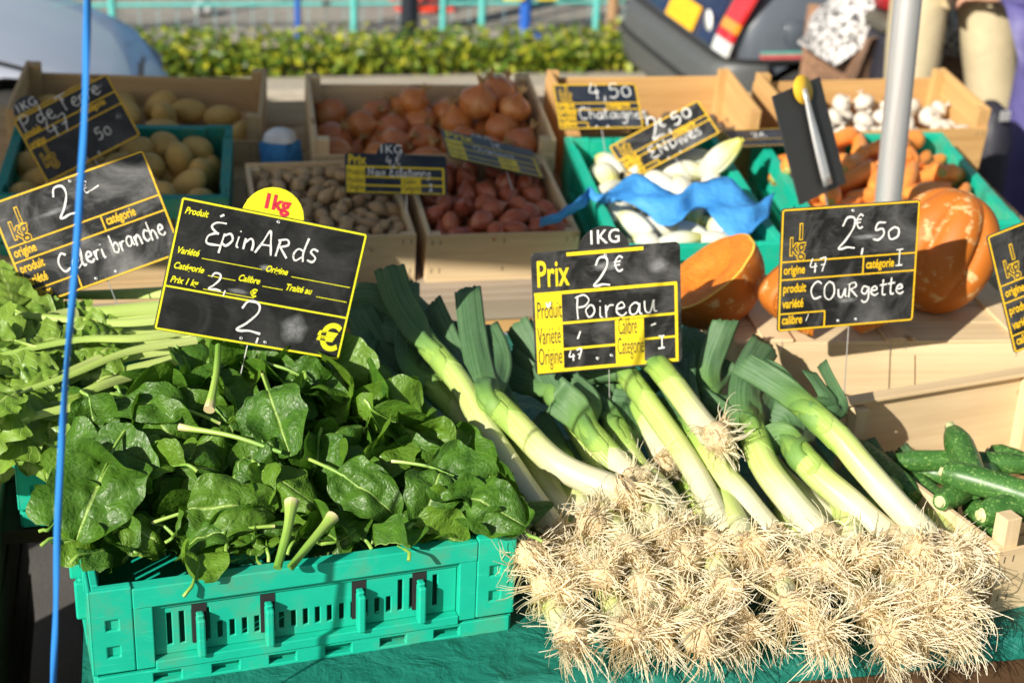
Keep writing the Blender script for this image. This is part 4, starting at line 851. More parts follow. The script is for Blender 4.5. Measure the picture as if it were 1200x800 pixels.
# ------------------------------------------------------------------ price signs
G = {  # one-line handwriting, cap height 1
 'A': (.8, [[(0, 0), (.2, .5), (.38, 1), (.55, .5), (.7, 0)], [(.12, .38), (.6, .4)]]), 'C': (.75, [[(.65, .85), (.4, 1), (.12, .75), (.05, .4), (.25, .03), (.65, .12)]]),
 'E': (.7, [[(.62, .98), (.25, .95), (.1, .75), (.35, .53), (.45, .52)], [(.35, .53), (.08, .35), (.12, .05), (.62, .05)]]), 'P': (.7, [[(.12, 0), (.1, .5), (.14, 1)], [(.02, .92), (.4, 1.02), (.62, .8), (.45, .55), (.15, .5)]]),
 'T': (.75, [[(0, .97), (.75, 1)], [(.36, .98), (.34, .5), (.36, 0)]]), 'N': (.8, [[(.05, 0), (.1, .9)], [(.1, .9), (.55, .08)], [(.55, .05), (.65, .95)]]), 'I': (.5, [[(0, 1), (.45, 1.02)], [(.23, 1), (.22, 0)], [(0, 0), (.45, .02)]]),
 'R': (.7, [[(.1, 0), (.12, .75)], [(.02, .7), (.4, .8), (.5, .58), (.15, .42)], [(.2, .42), (.6, 0)]]), 'B': (.7, [[(.1, 0), (.1, .75)], [(.05, .72), (.45, .75), (.4, .45), (.12, .4)], [(.12, .4), (.55, .35), (.5, .02), (.05, .02)]]), 'D': (.7, [[(.1, .02), (.12, .75)], [(.02, .72), (.5, .6), (.55, .25), (.08, .0)]]),
 'a': (.6, [[(.5, .45), (.3, .55), (.08, .35), (.12, .06), (.35, .08), (.5, .4)], [(.5, .5), (.5, .1), (.6, .02)]]), 'b': (.55, [[(.08, .95), (.1, .05)], [(.1, .35), (.35, .52), (.48, .25), (.3, .0), (.1, .1)]]), 'c': (.5, [[(.45, .45), (.25, .55), (.06, .3), (.2, .02), (.45, .1)]]),
 'd': (.65, [[(.45, .45), (.2, .5), (.06, .25), (.2, .02), (.45, .2)], [(.52, 1), (.46, .4), (.55, .02)]]), 'e': (.5, [[(.06, .28), (.4, .35), (.3, .55), (.1, .42), (.08, .15), (.3, .0), (.5, .12)]]), 'g': (.6, [[(.48, .45), (.2, .55), (.08, .25), (.3, .1), (.48, .4)], [(.5, .5), (.48, -.2), (.25, -.4), (.08, -.25)]]),
 'h': (.6, [[(.08, 1), (.1, 0)], [(.1, .3), (.3, .52), (.45, .35), (.48, 0)]]), 'i': (.28, [[(.12, .52), (.12, .1), (.22, .02)], [(.12, .74), (.14, .78)]]), 'l': (.35, [[(.05, .1), (.25, .8), (.15, .98), (.1, .5), (.15, .05), (.32, .05)]]), 'n': (.6, [[(.08, .5), (.1, 0)], [(.1, .3), (.3, .52), (.45, .35), (.48, 0)]]),
 'o': (.5, [[(.25, .52), (.06, .3), (.2, .02), (.42, .2), (.38, .45), (.22, .52)]]), 'p': (.6, [[(.1, .52), (.08, -.35)], [(.08, .4), (.35, .55), (.5, .3), (.3, .02), (.1, .1)]]), 'r': (.45, [[(.08, .52), (.1, 0)], [(.1, .25), (.22, .48), (.42, .5)]]), 's': (.45, [[(.42, .5), (.2, .56), (.12, .4), (.38, .2), (.3, .0), (.05, .04)]]),
 't': (.45, [[(.2, .9), (.18, .1), (.38, .02)], [(0, .58), (.42, .62)]]), 'u': (.6, [[(.06, .5), (.1, .1), (.3, .03), (.46, .5)], [(.48, .52), (.48, .1), (.6, .04)]]), 'v': (.5, [[(.05, .5), (.22, .02), (.45, .52)]]), 'x': (.5, [[(.05, .5), (.45, 0)], [(.45, .5), (.05, 0)]]),
 '0': (.6, [[(.3, .75), (.08, .5), (.2, .08), (.5, .2), (.5, .6), (.28, .75)]]), '1': (.35, [[(.02, .75), (.2, .98), (.2, 0)]]), '2': (.72, [[(.10, .72), (.22, .97), (.48, .95), (.52, .68), (.3, .3), (.08, .06), (.18, .02), (.4, .06), (.68, .02)]]), '3': (.6, [[(.1, .9), (.4, .95), (.3, .55), (.5, .25), (.3, .0), (.05, .1)]]),
 '4': (.65, [[(.2, .98), (.05, .4), (.55, .42)], [(.42, .65), (.4, -.05)]]), '5': (.6, [[(.52, .92), (.18, .92), (.12, .55), (.4, .6), (.5, .3), (.3, .02), (.05, .08)]]), '7': (.6, [[(.05, .9), (.5, .95), (.25, .02)], [(.15, .48), (.48, .52)]]),
 '9': (.6, [[(.45, .8), (.2, .95), (.08, .65), (.3, .5), (.48, .8)], [(.48, .8), (.4, .0)]]),
 '€': (.62, [[(.55, .85), (.35, .98), (.12, .7), (.12, .3), (.3, .03), (.55, .12)], [(.0, .60), (.42, .66)], [(.0, .40), (.38, .44)]]), ',': (.3, [[(.14, .12), (.10, -.22)]]), '.': (.25, [[(.08, .02), (.12, .06)]]), '/': (.4, [[(.05, .05), (.35, .8)]]), '-': (.5, [[(.02, .4), (.45, .5)]]), "'": (.3, [[(.05, .8), (.25, 1.0)]]), ' ': (.4, []),
 'O': (.75, [[(.35, .98), (.1, .7), (.12, .2), (.4, .0), (.66, .3), (.6, .8), (.32, .98)]]),
 'J': (.5, [[(.05, 1), (.5, 1)], [(.3, 1), (.28, .1), (.02, .05)], [(.0, .02), (.5, .06)]]),
}
def stroke(b, pts, w_, z, M):
    pts = catmull([Vector((x, y, 0)) for x, y in pts], 7); vs = []
    n = len(pts)
    for i, p in enumerate(pts):
        t_ = (pts[min(i+1, n-1)]-pts[max(i-1, 0)]).normalized(); nn = Vector((-t_.y, t_.x, 0)); h = w_*.5*(.8+.35*noise.noise(Vector((p.x*70, p.y*70, z*900))))
        vs += [p+nn*h+Vector((0, 0, z)), p-nn*h+Vector((0, 0, z))]
    b.add(vs, [(2*i, 2*i+1, 2*i+3, 2*i+2) for i in range(n-1)], None, 0, M, False)
class Sign:
    """board in local x (right), y (up), z (towards the reader); origin at its lower left corner"""
    def __init__(s, name, M, W, H, label, mat, cat='price sign', rad=.006, T=.0035):
        s.M, s.W, s.H, s.k = M, W, H, 0
        s.t = thing(name, M, label, cat, 'slate price signs'); b = MB(); poly = []
        for cx, cy, a0 in ((W-rad, H-rad, 0), (rad, H-rad, 90), (rad, rad, 180), (W-rad, rad, 270)):
            for q in range(6): a = R(a0+90*q/5); poly.append((cx+rad*math.cos(a), cy+rad*math.sin(a)))
        b.prism(poly, -T, 0); s.panel = b.build('panel', mat, s.t, bevel=.0006); s.L = MB(); s.C = MB(); s.T = T; s.paint = 'yellow_paint'; s.X = []
    def rect(s, x0, y0, x1, y1, z=.0004, mb=None):      # fractions, y from the top
        W, H = s.W, s.H; b = mb or s.L
        b.add([(x0*W, H-y1*H, z), (x1*W, H-y1*H, z), (x1*W, H-y0*H, z), (x0*W, H-y0*H, z)], [(0, 1, 2, 3)], None, 0, None, False)
    def hline(s, x0, x1, y, w_=.0028): h = w_/s.H/2; s.k += 1; s.rect(x0, y-h, x1, y+h, .0004+.00003*(s.k % 6))
    def vline(s, x, y0, y1, w_=.0028): h = w_/s.W/2; s.k += 1; s.rect(x-h, y0, x+h, y1, .0004+.00003*(s.k % 6))
    def frame(s, w_=.004, ins=.003, rad=.006):
        W, H = s.W, s.H; pts = []
        for cx, cy, a0 in ((W-ins-rad, H-ins-rad, 0), (ins+rad, H-ins-rad, 90), (ins+rad, ins+rad, 180), (W-ins-rad, ins+rad, 270)):
            for q in range(6): a = R(a0+90*q/5); pts.append((cx, cy, math.cos(a), math.sin(a)))
        vs = [(cx+rad*c, cy+rad*s_, .0006) for cx, cy, c, s_ in pts]+[(cx+max(rad-w_, .0004)*c, cy+max(rad-w_, .0004)*s_, .0006) for cx, cy, c, s_ in pts]; n = len(pts)
        s.L.add(vs, [(i, (i+1) % n, n+(i+1) % n, n+i) for i in range(n)], None, 0, None, False)
    def text(s, txt, x, y, size, mat, bold=0., shear=0., sx=1., align='LEFT', name='lettering', z=.0009, fit=None):
        cu = bpy.data.curves.new('t', 'FONT'); cu.body = txt; cu.size = size; cu.offset = bold; cu.shear = shear; cu.align_x = align; cu.resolution_u = 3
        o = bpy.data.objects.new('t', cu); COL.objects.link(o); bpy.context.view_layer.update(); dg = bpy.context.evaluated_depsgraph_get()
        me = bpy.data.meshes.new_from_object(o.evaluated_get(dg)); bpy.data.objects.remove(o)
        if fit: xs_ = [v.co.x for v in me.vertices]; sx = fit*s.W/max(1e-6, max(xs_)-min(xs_))
        me.transform(Matrix.Translation((x*s.W, s.H-y*s.H, z)) @ Matrix.Diagonal((sx, 1, 1, 1))); s.X.append((name, mat, me))
    def write(s, txt, x, y, cap, w_=.0042, slant=0., sp=1., rise=0., rot=0.):
        M = Matrix.Translation((x*s.W, s.H-y*s.H, 0)) @ Matrix.Rotation(R(rot), 4, 'Z'); cx = 0
        for ch in txt:
            adv, st = G[ch]; jx = rnd.uniform(-.03, .03); jy = rnd.uniform(-.05, .05); k = rnd.uniform(.93, 1.07)
            for pl_ in st:
                s.k += 1; stroke(s.C, [((cx+(px+jx)*sp+slant*py)*cap*k if False else (cx+(px+jx)*sp+slant*py)*cap, (py*k+jy)*cap) for px, py in pl_], w_, .0012+.00004*(s.k % 20), M)
            cx += adv*sp*1.06
    def disc(s, x, r, lift, mat, tag_txt=None):
        """half disc standing behind the board's upper edge"""
        b = MB(); n = 28; c = (x*s.W, s.H+lift)
        poly = [(c[0]+r*math.cos(math.pi*2*i/n*1), c[1]+r*math.sin(math.pi*2*i/n)) for i in range(n)]
        b.prism(poly, -s.T-.0022, -s.T-.0003); b.build('disc', mat, s.t, bevel=.0004)
    def smear(s, x, y, rx, ry, z=.0008):
        b = MB(); n = 26; pts = [(x*s.W+rx*math.cos(a*6.283/n)*(1+.08*math.sin(a*1.7)), s.H-y*s.H+ry*math.sin(a*6.283/n)*(1+.1*math.cos(a*1.1)), z) for a in range(n)]
        b.add(pts+[(x*s.W, s.H-y*s.H, z)], [(q, (q+1) % n, n) for q in range(n)], [(1, 0)]*n+[(0, 0)], 0, None, False); b.build('chalk_smear', 'smear', s.t)
    def rivets(s, pts):
        b = MB()
        for x, y in pts: b.lathe([(.0012, 0), (.0030, .0), (.0030, .0012), (.0016, .0018), (.0012, .0010)], 10, 0, Matrix.Translation((x*s.W, s.H-y*s.H, .0002)))
        b.build('rivets', 'steel', s.t)
    def pick(s, x, length, bend=0., r=.0011, top=.03):
        b = MB(); b.tube(catmull([(x*s.W, top, -s.T-.0015), (x*s.W, 0, -s.T-.0015), (x*s.W+bend*.4, -length*.5, -s.T-.004), (x*s.W+bend, -length, -s.T-.006)]), r, 6); b.build('pick', 'steel', s.t)
    def done(s):
        if s.L.v: s.L.build('printed_lines', s.paint, s.t)
        if s.C.v: s.C.build('chalk_writing', 'chalk', s.t)
        groups = {}
        for nm, mat, me in s.X: groups.setdefault((nm, mat), []).append(me)
        for (nm, mat), ms in groups.items():
            b = MB()
            for me in ms: b.add([tuple(v.co) for v in me.vertices], [tuple(p.vertices) for p in me.polygons], None, 0, None, False); bpy.data.meshes.remove(me)
            b.build(nm, mat, s.t)
        return s.t
def plane_of(tl, tr, bl, Yt, Yb, dyaw=0.):
    """board frame from three seen corners standing at depth Yt (top) and Yb (bottom); dyaw sends the right end back"""
    a, r_, b_ = at(*tl, Yt), at(*tr, Yt+dyaw), at(*bl, Yb); x = (r_-a); W = x.length; x.normalize(); y = a-b_; y = y-x*y.dot(x); H = y.length; y.normalize(); z = x.cross(y); o = a-y*H
    return Matrix(((x.x, y.x, z.x, o.x), (x.y, y.y, z.y, o.y), (x.z, y.z, z.z, o.z), (0, 0, 0, 1))), W, H

# spinach sign
M, W, H = plane_of((213, 230), (431, 274), (187, 387), 2.575, 2.53, .03)
g = Sign('price_sign', M, W, H, 'large black sign reading Épinards with a yellow 1kg disc, in the spinach', 'board_clean'); g.paint = 'lemon_paint'
g.frame(.0032, .0012, .004); g.hline(.01, .99, .665, .003)
fs = .0155
IT = dict(shear=.28, bold=.0004, sx=.82)
for tx, x, y in (('Produit', .03, .115), ('Variété', .03, .41), ('Origine', .50, .425), ('Catégorie', .03, .525), ('Calibre', .37, .53), ('Traité au', .625, .535), ('Prix 1 kg', .03, .63)): g.text(tx, x, y, fs, 'lemon_paint', **IT)
for x0, x1, y in ((.165, .485, .418), (.645, .97, .43), (.215, .36, .535), (.505, .615, .54), (.80, .97, .545), (.205, .475, .64)): g.hline(x0, x1, y, .0012)
g.text('€', .45, .63, .018, 'lemon_paint', bold=.0006); g.text('€', .855, .93, .062, 'lemon_paint', bold=.0018)
g.write('E', .155, .31, .043, sp=1.0, slant=.1); g.write("'", .185, .165, .02, slant=.5); g.write('pinARds', .235, .30, .040, sp=.98, slant=.08)
g.write('2,', .225, .64, .030, .0038, sp=1.15); g.write('2', .40, .91, .055, .0046, sp=1.25); g.write(',', .53, .95, .03)
g.smear(.385, .61, .020, .005, .0007); g.smear(.72, .82, .026, .028); g.smear(.50, .40, .012, .006, .0007)
g.rivets([(.515, .045), (.455, .955), (.585, .955)])
g.disc(.485, .166*W, -.008, 'lemon_paint'); g.text('1kg', .485, -.04, .034, 'red_paint', bold=.0014, align='CENTER', z=-.0022-.0008)
g.pick(.50, .12, .0); g.done()
# leek sign
M, W, H = plane_of((622, 297), (797, 283), (619, 441), 2.62, 2.585, -.012)
g = Sign('price_sign', M, W, H, 'black and yellow sign reading Prix and Poireau, stuck among the leeks', 'board_used', rad=.010)
g.rect(.235, .015, .75, .045); g.hline(.01, .972, .335, .006)
g.rect(.012, .33, .192, .985, .0005); g.rect(.955, .335, .975, .985, .00048); g.rect(.19, .958, .96, .985, .00046); g.hline(.19, .96, .585, .0045); g.hline(.19, .56, .80, .0045); g.rect(.545, .60, .742, .985, .00052); g.hline(.74, .96, .775, .004)
g.rect(.70, .60, .7405, .79, .0007)
g.text('Prix', .028, .275, .068, 'yellow_paint', bold=.0010, fit=.215)
for tx, x, y, k in (('Produit', .022, .535, .162), ('Variété', .020, .745, .155), ('Origine', .020, .915, .158), ('Calibre', .565, .72, .125), ('Catégorie', .556, .885, .178)): g.text(tx, x, y, .046, 'black_paint', fit=k, bold=-.0002, z=.0011)
g.write('2', .395, .30, .052, .0045, sp=.95, slant=.08); g.write('€', .545, .20, .030, .0036)
g.write('P', .275, .57, .042, .0036); g.write('oireau', .345, .565, .044, .0034, sp=.98); g.write('/', .285, .725, .018); g.write('47', .225, .895, .020, .0034); g.write('-', .79, .70, .022, .0045, rot=6); g.write('J', .835, .87, .024, .0034)
g.write('v', .085, .445, .02, .005); g.smear(.50, .15, .03, .010); g.smear(.85, .18, .022, .016); g.rivets([(.495, .06), (.42, .90), (.515, .885)])
g.disc(.49, .172*W, -.008, 'board_clean'); g.text('1KG', .49, -.032, .036, 'white_paint', bold=.0003, align='CENTER', sx=.9, z=-.0030)
g.pick(.5, .10); g.done()

def kilo_sign(M, W, H, label, mat, price, name, extra=(), flip=False, nm_x=.24, nm_sp=1.0, nm_cap=.036, paint='amber_paint', price_x=.38, pick=.09, px_=.5):
    g = Sign('price_sign', M, W, H, label, mat); g.paint = paint; g.frame(.0032, .0012, .006)
    if not flip:
        g.hline(.01, .99, .43); g.hline(.01, .99, .575); g.vline(.605, .43, .575)
        ty = (.53, .53, .68, .805, .94, .845); g.hline(.01, .34, .855); g.vline(.34, .855, .99); k1 = (.255, .385)
    else:
        g.hline(.01, .62, .30); g.hline(.01, .99, .47); g.hline(.62, .99, .28); g.vline(.62, .28, .47); ty = None; k1 = (.66, .80)
    for z_, mt, bo in ((.0009, paint, .0024), (.0013, mat, .0003)):
        g.text('1', .115, k1[0]-.005, .040, mt, bold=bo, sx=.8, z=z_); g.text('kg', .065, k1[1]-.01, .046, mt, bold=bo, sx=.72, z=z_)
    if ty:
        for tx, x, y in (('origine', .03, ty[0]), ('catégorie', .625, ty[1]), ('produit', .03, ty[2]), ('variété', .03, ty[3]), ('calibre', .03, ty[4])): g.text(tx, x, y, .024, paint, bold=.0006, sx=.62)
    else:
        for tx, x, y in (('produit', .03, .30), ('origine', .03, .46), ('catégorie', .64, .38)): g.text(tx, x, y, .022, paint, bold=.0006, sx=.62)
    for a in price: g.write(*a[0], **a[1])
    for a in name: g.write(*a[0], **a[1])
    g.rivets([(.51, .05), (.44, .945), (.57, .945)]); g.pick(px_, pick); return g
A = lambda *a, **k: (a, k)
P250 = [A('2', .40, .365, .062, .0042, sp=.85, slant=.12), A('€', .535, .20, .026, .0036), A(',', .575, .37, .04), A('50', .655, .31, .036, .0042, sp=1.25, slant=.1)]
M, W, H = plane_of((916, 245), (1079, 234), (934, 387), 2.60, 2.575, 0)
g = kilo_sign(M, W, H, 'black sign with 2€,50 and Courgette chalked on it, above the courgette crate', 'board_used', P250, [A('COuRgette', .225, .755, .034, .0036, sp=.98), A('47', .215, .53, .026, .0032), A('I', .84, .53, .03, .0028), A('/', .20, .93, .016, .002)], pick=.155, px_=.53)
g.smear(.62, .27, .03, .006); g.smear(.5, .78, .02, .006); g.done()
M, W, H = plane_of((-14, 239), (168, 175), (37, 361), 2.92, 2.86, .02)
g = kilo_sign(M, W, H, 'dusty black sign with Celeri branche chalked on it, leaning over the celery', 'board_dusty', [A('2', .36, .33, .062, .0042, sp=.9), A('€', .56, .20, .022, .0028), A('-', .60, .28, .04, .003)], [A('Celeri', .26, .80, .036, .0040, sp=.80), A('branche', .60, .79, .036, .0034, sp=.70)])
g.smear(.36, .26, .035, .006); g.smear(.60, .74, .008, .022); g.done()
M, W, H = plane_of((1156, 277), (1318, 214), (1214, 404), 2.60, 2.56, .02)
g = kilo_sign(M, W, H, 'black sign cut by the picture edge beside the big pumpkin', 'board_used', [], []); g.done()
M, W, H = plane_of((713, 172), (818, 117), (734, 214), 3.74, 3.66, .02)
g = kilo_sign(M, W, H, 'black sign with 2€,50 and Endives chalked on it, tilted over the endives', 'board_used', P250, [A('ENDives', .30, .80, .034, .0030)], ); g.done()
M, W, H = plane_of((647, 99), (745, 98), (662, 152), 3.90, 3.80, 0)
g = kilo_sign(M, W, H, 'shaded black sign reading chataignes, leaning in front of the orange crate', 'board_blue', [A('4,50', .42, .33, .045, .0034, sp=1.1)], [A('Chataignes', .26, .78, .034, .0028, sp=.9)]); g.done()
M, W, H = plane_of((15, 142), (125, 86), (58, 214), 3.78, 3.70, .03)
g = kilo_sign(M, W, H, 'dark sign reading P.de Terre 47, standing in the potato crate', 'board_clean', [A('47', .24, .47, .042, .003), A('50', .62, .80, .03, .003)], [A('P.de Terre', .05, .22, .040, .0028, sp=.9)], flip=True); g.smear(.90, .62, .010, .009); g.smear(.88, .12, .008, .006); g.done()
M, W, H = plane_of((36, 118), (92, 84), (62, 160), 4.02, 3.97, .03)
M2, W2, H2 = plane_of((56, 128), (160, 118), (60, 190), 3.90, 3.84, .0)
g = kilo_sign(M2 @ Matrix.Rotation(R(22), 4, 'Z') @ Matrix.Translation((-.03, .01, 0)), W2, H2, 'dark blue sign half hidden behind the P.de Terre sign', 'board_blue', [], []); g.disc(.18, .035, .0, 'board_blue'); g.text('1KG', .18, -.03, .03, 'white_paint', align='CENTER', z=-.003); g.done()
def prix_sign(tl, tr, bl, Yt, Yb, dyaw, label, price, name):
    M, W, H = plane_of(tl, tr, bl, Yt, Yb, dyaw); g = Sign('price_sign', M, W, H, label, 'board_blue', rad=.008)
    g.hline(.01, .972, .335, .0045); g.rect(.012, .33, .192, .985, .0005); g.rect(.955, .335, .975, .985, .00048); g.rect(.19, .958, .96, .985, .00046); g.hline(.19, .96, .585, .004); g.hline(.19, .56, .80, .004); g.rect(.545, .60, .74, .985, .00052); g.hline(.74, .96, .775, .004)
    g.text('Prix', .028, .27, H*.33, 'yellow_paint', bold=.0008, sx=.82)
    for tx, x, y, k in (('Produit', .022, .535, .16), ('Variété', .02, .74, .155), ('Origine', .02, .915, .158), ('Calibre', .565, .74, .125), ('Catégorie', .556, .91, .17)): g.text(tx, x, y, H*.2, 'black_paint', fit=k, z=.0011)
    for a in price+name: g.write(*a[0], **a[1])
    g.disc(.45, .033, -.004, 'board_blue'); g.text('1KG', .45, -.03, .030, 'white_paint', align='CENTER', z=-.003); g.pick(.6, .09); g.done()
prix_sign((404, 179), (523, 183), (414, 226), 3.55, 3.50, .0, 'blue black sign with yellow column and 4€ in chalk over the little bulbs', [A('4,€', .40, .27, .022, .003)], [A('Noix Eclatonne', .22, .55, .020, .003, sp=.95), A('-', .8, .7, .015), A('J', .82, .92, .015)])
prix_sign((516, 151), (624, 176), (492, 176), 3.76, 3.60, .0, 'blue black sign lying back on the onions above the shallots', [A('1€', .52, .28, .028, .003)], [A('Oignons', .30, .55, .026, .003)])
# almost flat sign between endives and carrots
M, W, H = plane_of((845, 153), (925, 150), (872, 172), 3.86, 3.74, 0)
g = Sign('price_sign', M, W, H, 'dark sign lying almost flat where the endive and carrot crates meet', 'board_blue'); g.paint = 'amber_paint'; g.frame(.003, .0012, .006); g.write('2€', .35, .5, .03); g.hline(.02, .98, .6); g.done()
# sign seen from behind, with its clip and yellow disc
M, W, H = plane_of((905, 113), (961, 90), (941, 239), 3.36, 3.30, .10)
g = Sign('price_sign', M, W, H, 'dark back of a price sign with yellow disc and steel clip before the carrots', 'black_paint', rad=.004)
g.pick(.56, .12)
b = MB(); b.lathe([(0, 0), (.034, 0), (.034, .002), (0, .002)], 32, 0, Matrix.Translation((W*.56, H-.012, .006))); b.build('disc', 'brass_yellow', g.t)
P = []
for i in range(11):
    t_ = i/10; hw = .0045+.0120*math.sin(min(1, t_*1.1)*1.7); y = H-.01-t_*(H-.02)*.97; P.append([(W*.56-hw, y, .009+.0), (W*.56-hw*.4, y, .014), (W*.56, y, .0105), (W*.56+hw*.4, y, .014), (W*.56+hw, y, .009)])
b = MB(); b.grid(P); o = b.build('clip', 'steel', g.t); m = o.modifiers.new('s', 'SOLIDIFY'); m.thickness = .0012; g.done()
# ------------------------------------------------------------------ leeks
def lp(x, y, dz=0.): return onp(x, y, TZ+.055+dz, .25, 2.05)
def root_bunch(b, p, d, n, L0, rr=.00122):
    d = Vector(d).normalized(); a = d.orthogonal().normalized(); c = d.cross(a); G3 = lambda k: Vector((rnd.gauss(0, k), rnd.gauss(0, k), rnd.gauss(0, k)))
    for tuft in range(int(n*.42)):                       # locks of a few strands that wave together
        an = rnd.uniform(0, 6.283); tilt = min(abs(rnd.gauss(0, .95)), 2.3)
        v0 = d*math.cos(tilt)+(a*math.cos(an)+c*math.sin(an))*math.sin(tilt); q0 = p+(a*math.cos(an)+c*math.sin(an))*rnd.uniform(0, .019)+d*rnd.uniform(-.010, .006)
        L1 = L0*rnd.uniform(.6, 1.35)*(1-.15*max(0, tilt-1)); st = 9; cu = G3(.22); wave = []
        for k in range(st): cu = cu*.85+G3(.20); wave.append(cu.copy())
        for h in range(6):
            v = (v0+G3(.13)).normalized(); q = q0+G3(.0035); L = L1*rnd.uniform(.55, 1.1); pts = [q]
            for k in range(st):
                v = (v+wave[k]*.55+G3(.07)+Vector((0, 0, -.09-.03*k/st))).normalized(); q = q+v*(L/st)
                lim = TZ+.008 if q.y > 2.0 else (TZ-.35 if q.y < 1.985 else TZ-.03)
                if q.z < lim: q = Vector((q.x, q.y, lim+rnd.uniform(0, .004))); v.z = abs(v.z)*.2
                pts.append(q)
            r0 = rr*rnd.uniform(.65, 1.3); b.tube(pts, [r0*(1-.6*k/st) for k in range(st+1)], 3, caps=False)
def ribbon(b, pts, w_, tw=0., fold=.25, tip='cut', seed=0, wrap=0., wlen=.05, face=0.):
    """a leek leaf: wraps the shaft (radius wrap) over its first wlen metres, then opens to a folded strap"""
    pts = catmull(pts, 8); n = len(pts); P = []; UV = []; view = (CO-pts[n//2]).normalized(); run = 0; tot = sum((q-p).length for p, q in zip(pts, pts[1:]))
    for i, p in enumerate(pts):
        if i: run += (p-pts[i-1]).length
        t_ = run/tot; T = (pts[min(i+1, n-1)]-pts[max(i-1, 0)]).normalized()
        s_ = T.cross(view); s_ = s_.normalized() if s_.length > .05 else T.orthogonal(); nn = s_.cross(T).normalized()
        if nn.dot(view) < 0: nn = -nn
        op = max(0, min(1, (run-wlen*.7)/(wlen*1.7))); op = op*op*(3-2*op)
        q = Matrix.Rotation(tw*op+face*(1-op), 3, T); s_ = q @ s_; nn = q @ nn
        ww = w_*(1 if tip == 'cut' else (1-max(0, t_-.35)/.65)**.7)
        row_ = []; UV.append(min(1, run/.27))
        for j in range(13):
            u = j/12*2-1; f = fold*(1-.4*t_)
            wob = .07*ww*noise.noise(Vector((u*1.6+seed, t_*5, seed*3)))+.04*ww*noise.noise(Vector((u*3+seed*2, t_*16, 5)))*abs(u)
            flat = p+s_*(u*ww*.5)-nn*(abs(u)**1.2*f*ww*.5-wob)
            an = u*2.0; rr = wrap*(1.008+.010*seed/9); arc = p+(s_*math.sin(an)+nn*math.cos(an))*rr
            # the mouth of the sheath is cut in a V
            q_ = arc.lerp(flat, op)
            q_ = q_+T*((.042*abs(u)**1.3+.003*math.sin(seed+u*3)-.010)*max(0, 1-run/.062))
            if i == n-1 and tip == 'cut': q_ = q_+T*(.35*ww*(.5*u*math.sin(seed*7.3)+.3*noise.noise(Vector((u*5, seed, 9)))))
            row_.append(q_)
        P.append(row_)
    b.grid(P, 0, None, [(j/12, q) for q in UV for j in range(13)])
NLEEK = [0]
def leek(shaft, r, leaves, label, nroots=72, rootlen=.075, group='leeks', rootdir=None):
    """shaft: (px, py, height above the pile) from the roots up; leaves: (list of the same, width, twist, fold)"""
    NLEEK[0] += 1; k = NLEEK[0]; r *= .93
    pts = [lp(*q) for q in shaft]; base = pts[0]
    t_ = thing('leek', Matrix.Translation(base), label, 'leek', group); inv = Matrix.Translation(-base)
    path = catmull(pts, 9); m = len(path)
    b = MB(); rad = [r*(1.13-.13*min(1, i/m*5))*(1-.28*max(0, (i-m+5)/4)) if i > 0 else r*.80 for i in range(m)]
    b.tube(path, rad, 22, M=inv); b.build('shaft', 'leek_shaft', t_)
    d = rootdir or (path[0]-path[3]).normalized()
    b = MB(); b.lathe([(r*.98, -.008), (r*1.22, .000), (r*1.26, .012), (r*1.0, .024), (r*.5, .031), (0, .033)], 18, 0, inv @ axis_mat(base, d), lobes=lambda a, q: 1+.12*math.sin(5*a+7*q+k)+.08*math.sin(9*a+k)); b.build('root_disc', 'root_disc', t_)
    b = MB(); root_bunch(b, base+Vector(d)*.004, d, nroots, rootlen); b.v = [tuple(Vector(v)-base) for v in b.v]; b.build('roots', 'root_hair', t_)
    T = (path[-1]-path[-4]).normalized()
    for i, lf in enumerate(leaves):
        q, w_ = lf[0], lf[1]; tw = lf[2] if len(lf) > 2 else rnd.uniform(-.5, .5); fd = lf[3] if len(lf) > 3 else rnd.uniform(.2, .5); tip = lf[4] if len(lf) > 4 else 'cut'
        back = .050+.016*i; k0 = max(1, m-4); p0 = path[-1]-T*back
        for q9 in range(m-1, 0, -1):                        # start on the shaft's own axis
            if (path[-1]-path[q9]).length >= back: p0 = path[q9]; break
        lpts = [p0, p0.lerp(path[-1], .55), path[-1]+T*.006] + [lp(*c) for c in q]
        b = MB(); ribbon(b, lpts, w_, tw, fd, tip, rnd.uniform(0, 9), r, back, (0, 1.5, -1.5, 2.6)[i % 4]); b.v = [tuple(Vector(v)-base) for v in b.v]
        o = b.build('leaf', 'leek_leaf', t_); s_ = o.modifiers.new('s', 'SOLIDIFY'); s_.thickness = .0012
    return t_
lk = leek
lk([(726, 577, .055), (655, 545, .060), (608, 500, .062), (574, 466, .066)], .0255, [([(556, 400, .06), (548, 336, .09)], .052, .1, .3), ([(580, 420, .05), (566, 384, .05)], .060, -.2, .5), ([(530, 400, .03), (470, 340, .05)], .05, .6, .3)], 'thick white leek arching across the pile with a tall green leaf, root ball uppermost', 85, .085)
lk([(650, 625, .020), (604, 555, .030), (568, 500, .035), (540, 450, .042), (505, 408, .05)], .0235, [([(470, 362, .06), (432, 345, .07), (400, 352, .05)], .050, .2, .4), ([(468, 352, .09), (455, 312, .13)], .060, -.1, .35), ([(440, 380, .03), (420, 430, .01), (460, 520, -.02)], .06, .4, .3)], 'long slim white leek lying against the spinach crate', 60, .06)
lk([(690, 618, .0), (655, 590, .0), (628, 545, .0), (600, 490, .0)], .024, [([(575, 440, .0), (545, 400, .01)], .05), ([(560, 470, -.02), (520, 430, .0)], .05)], 'greenish leek tucked under the arching white leek', 60, .07)
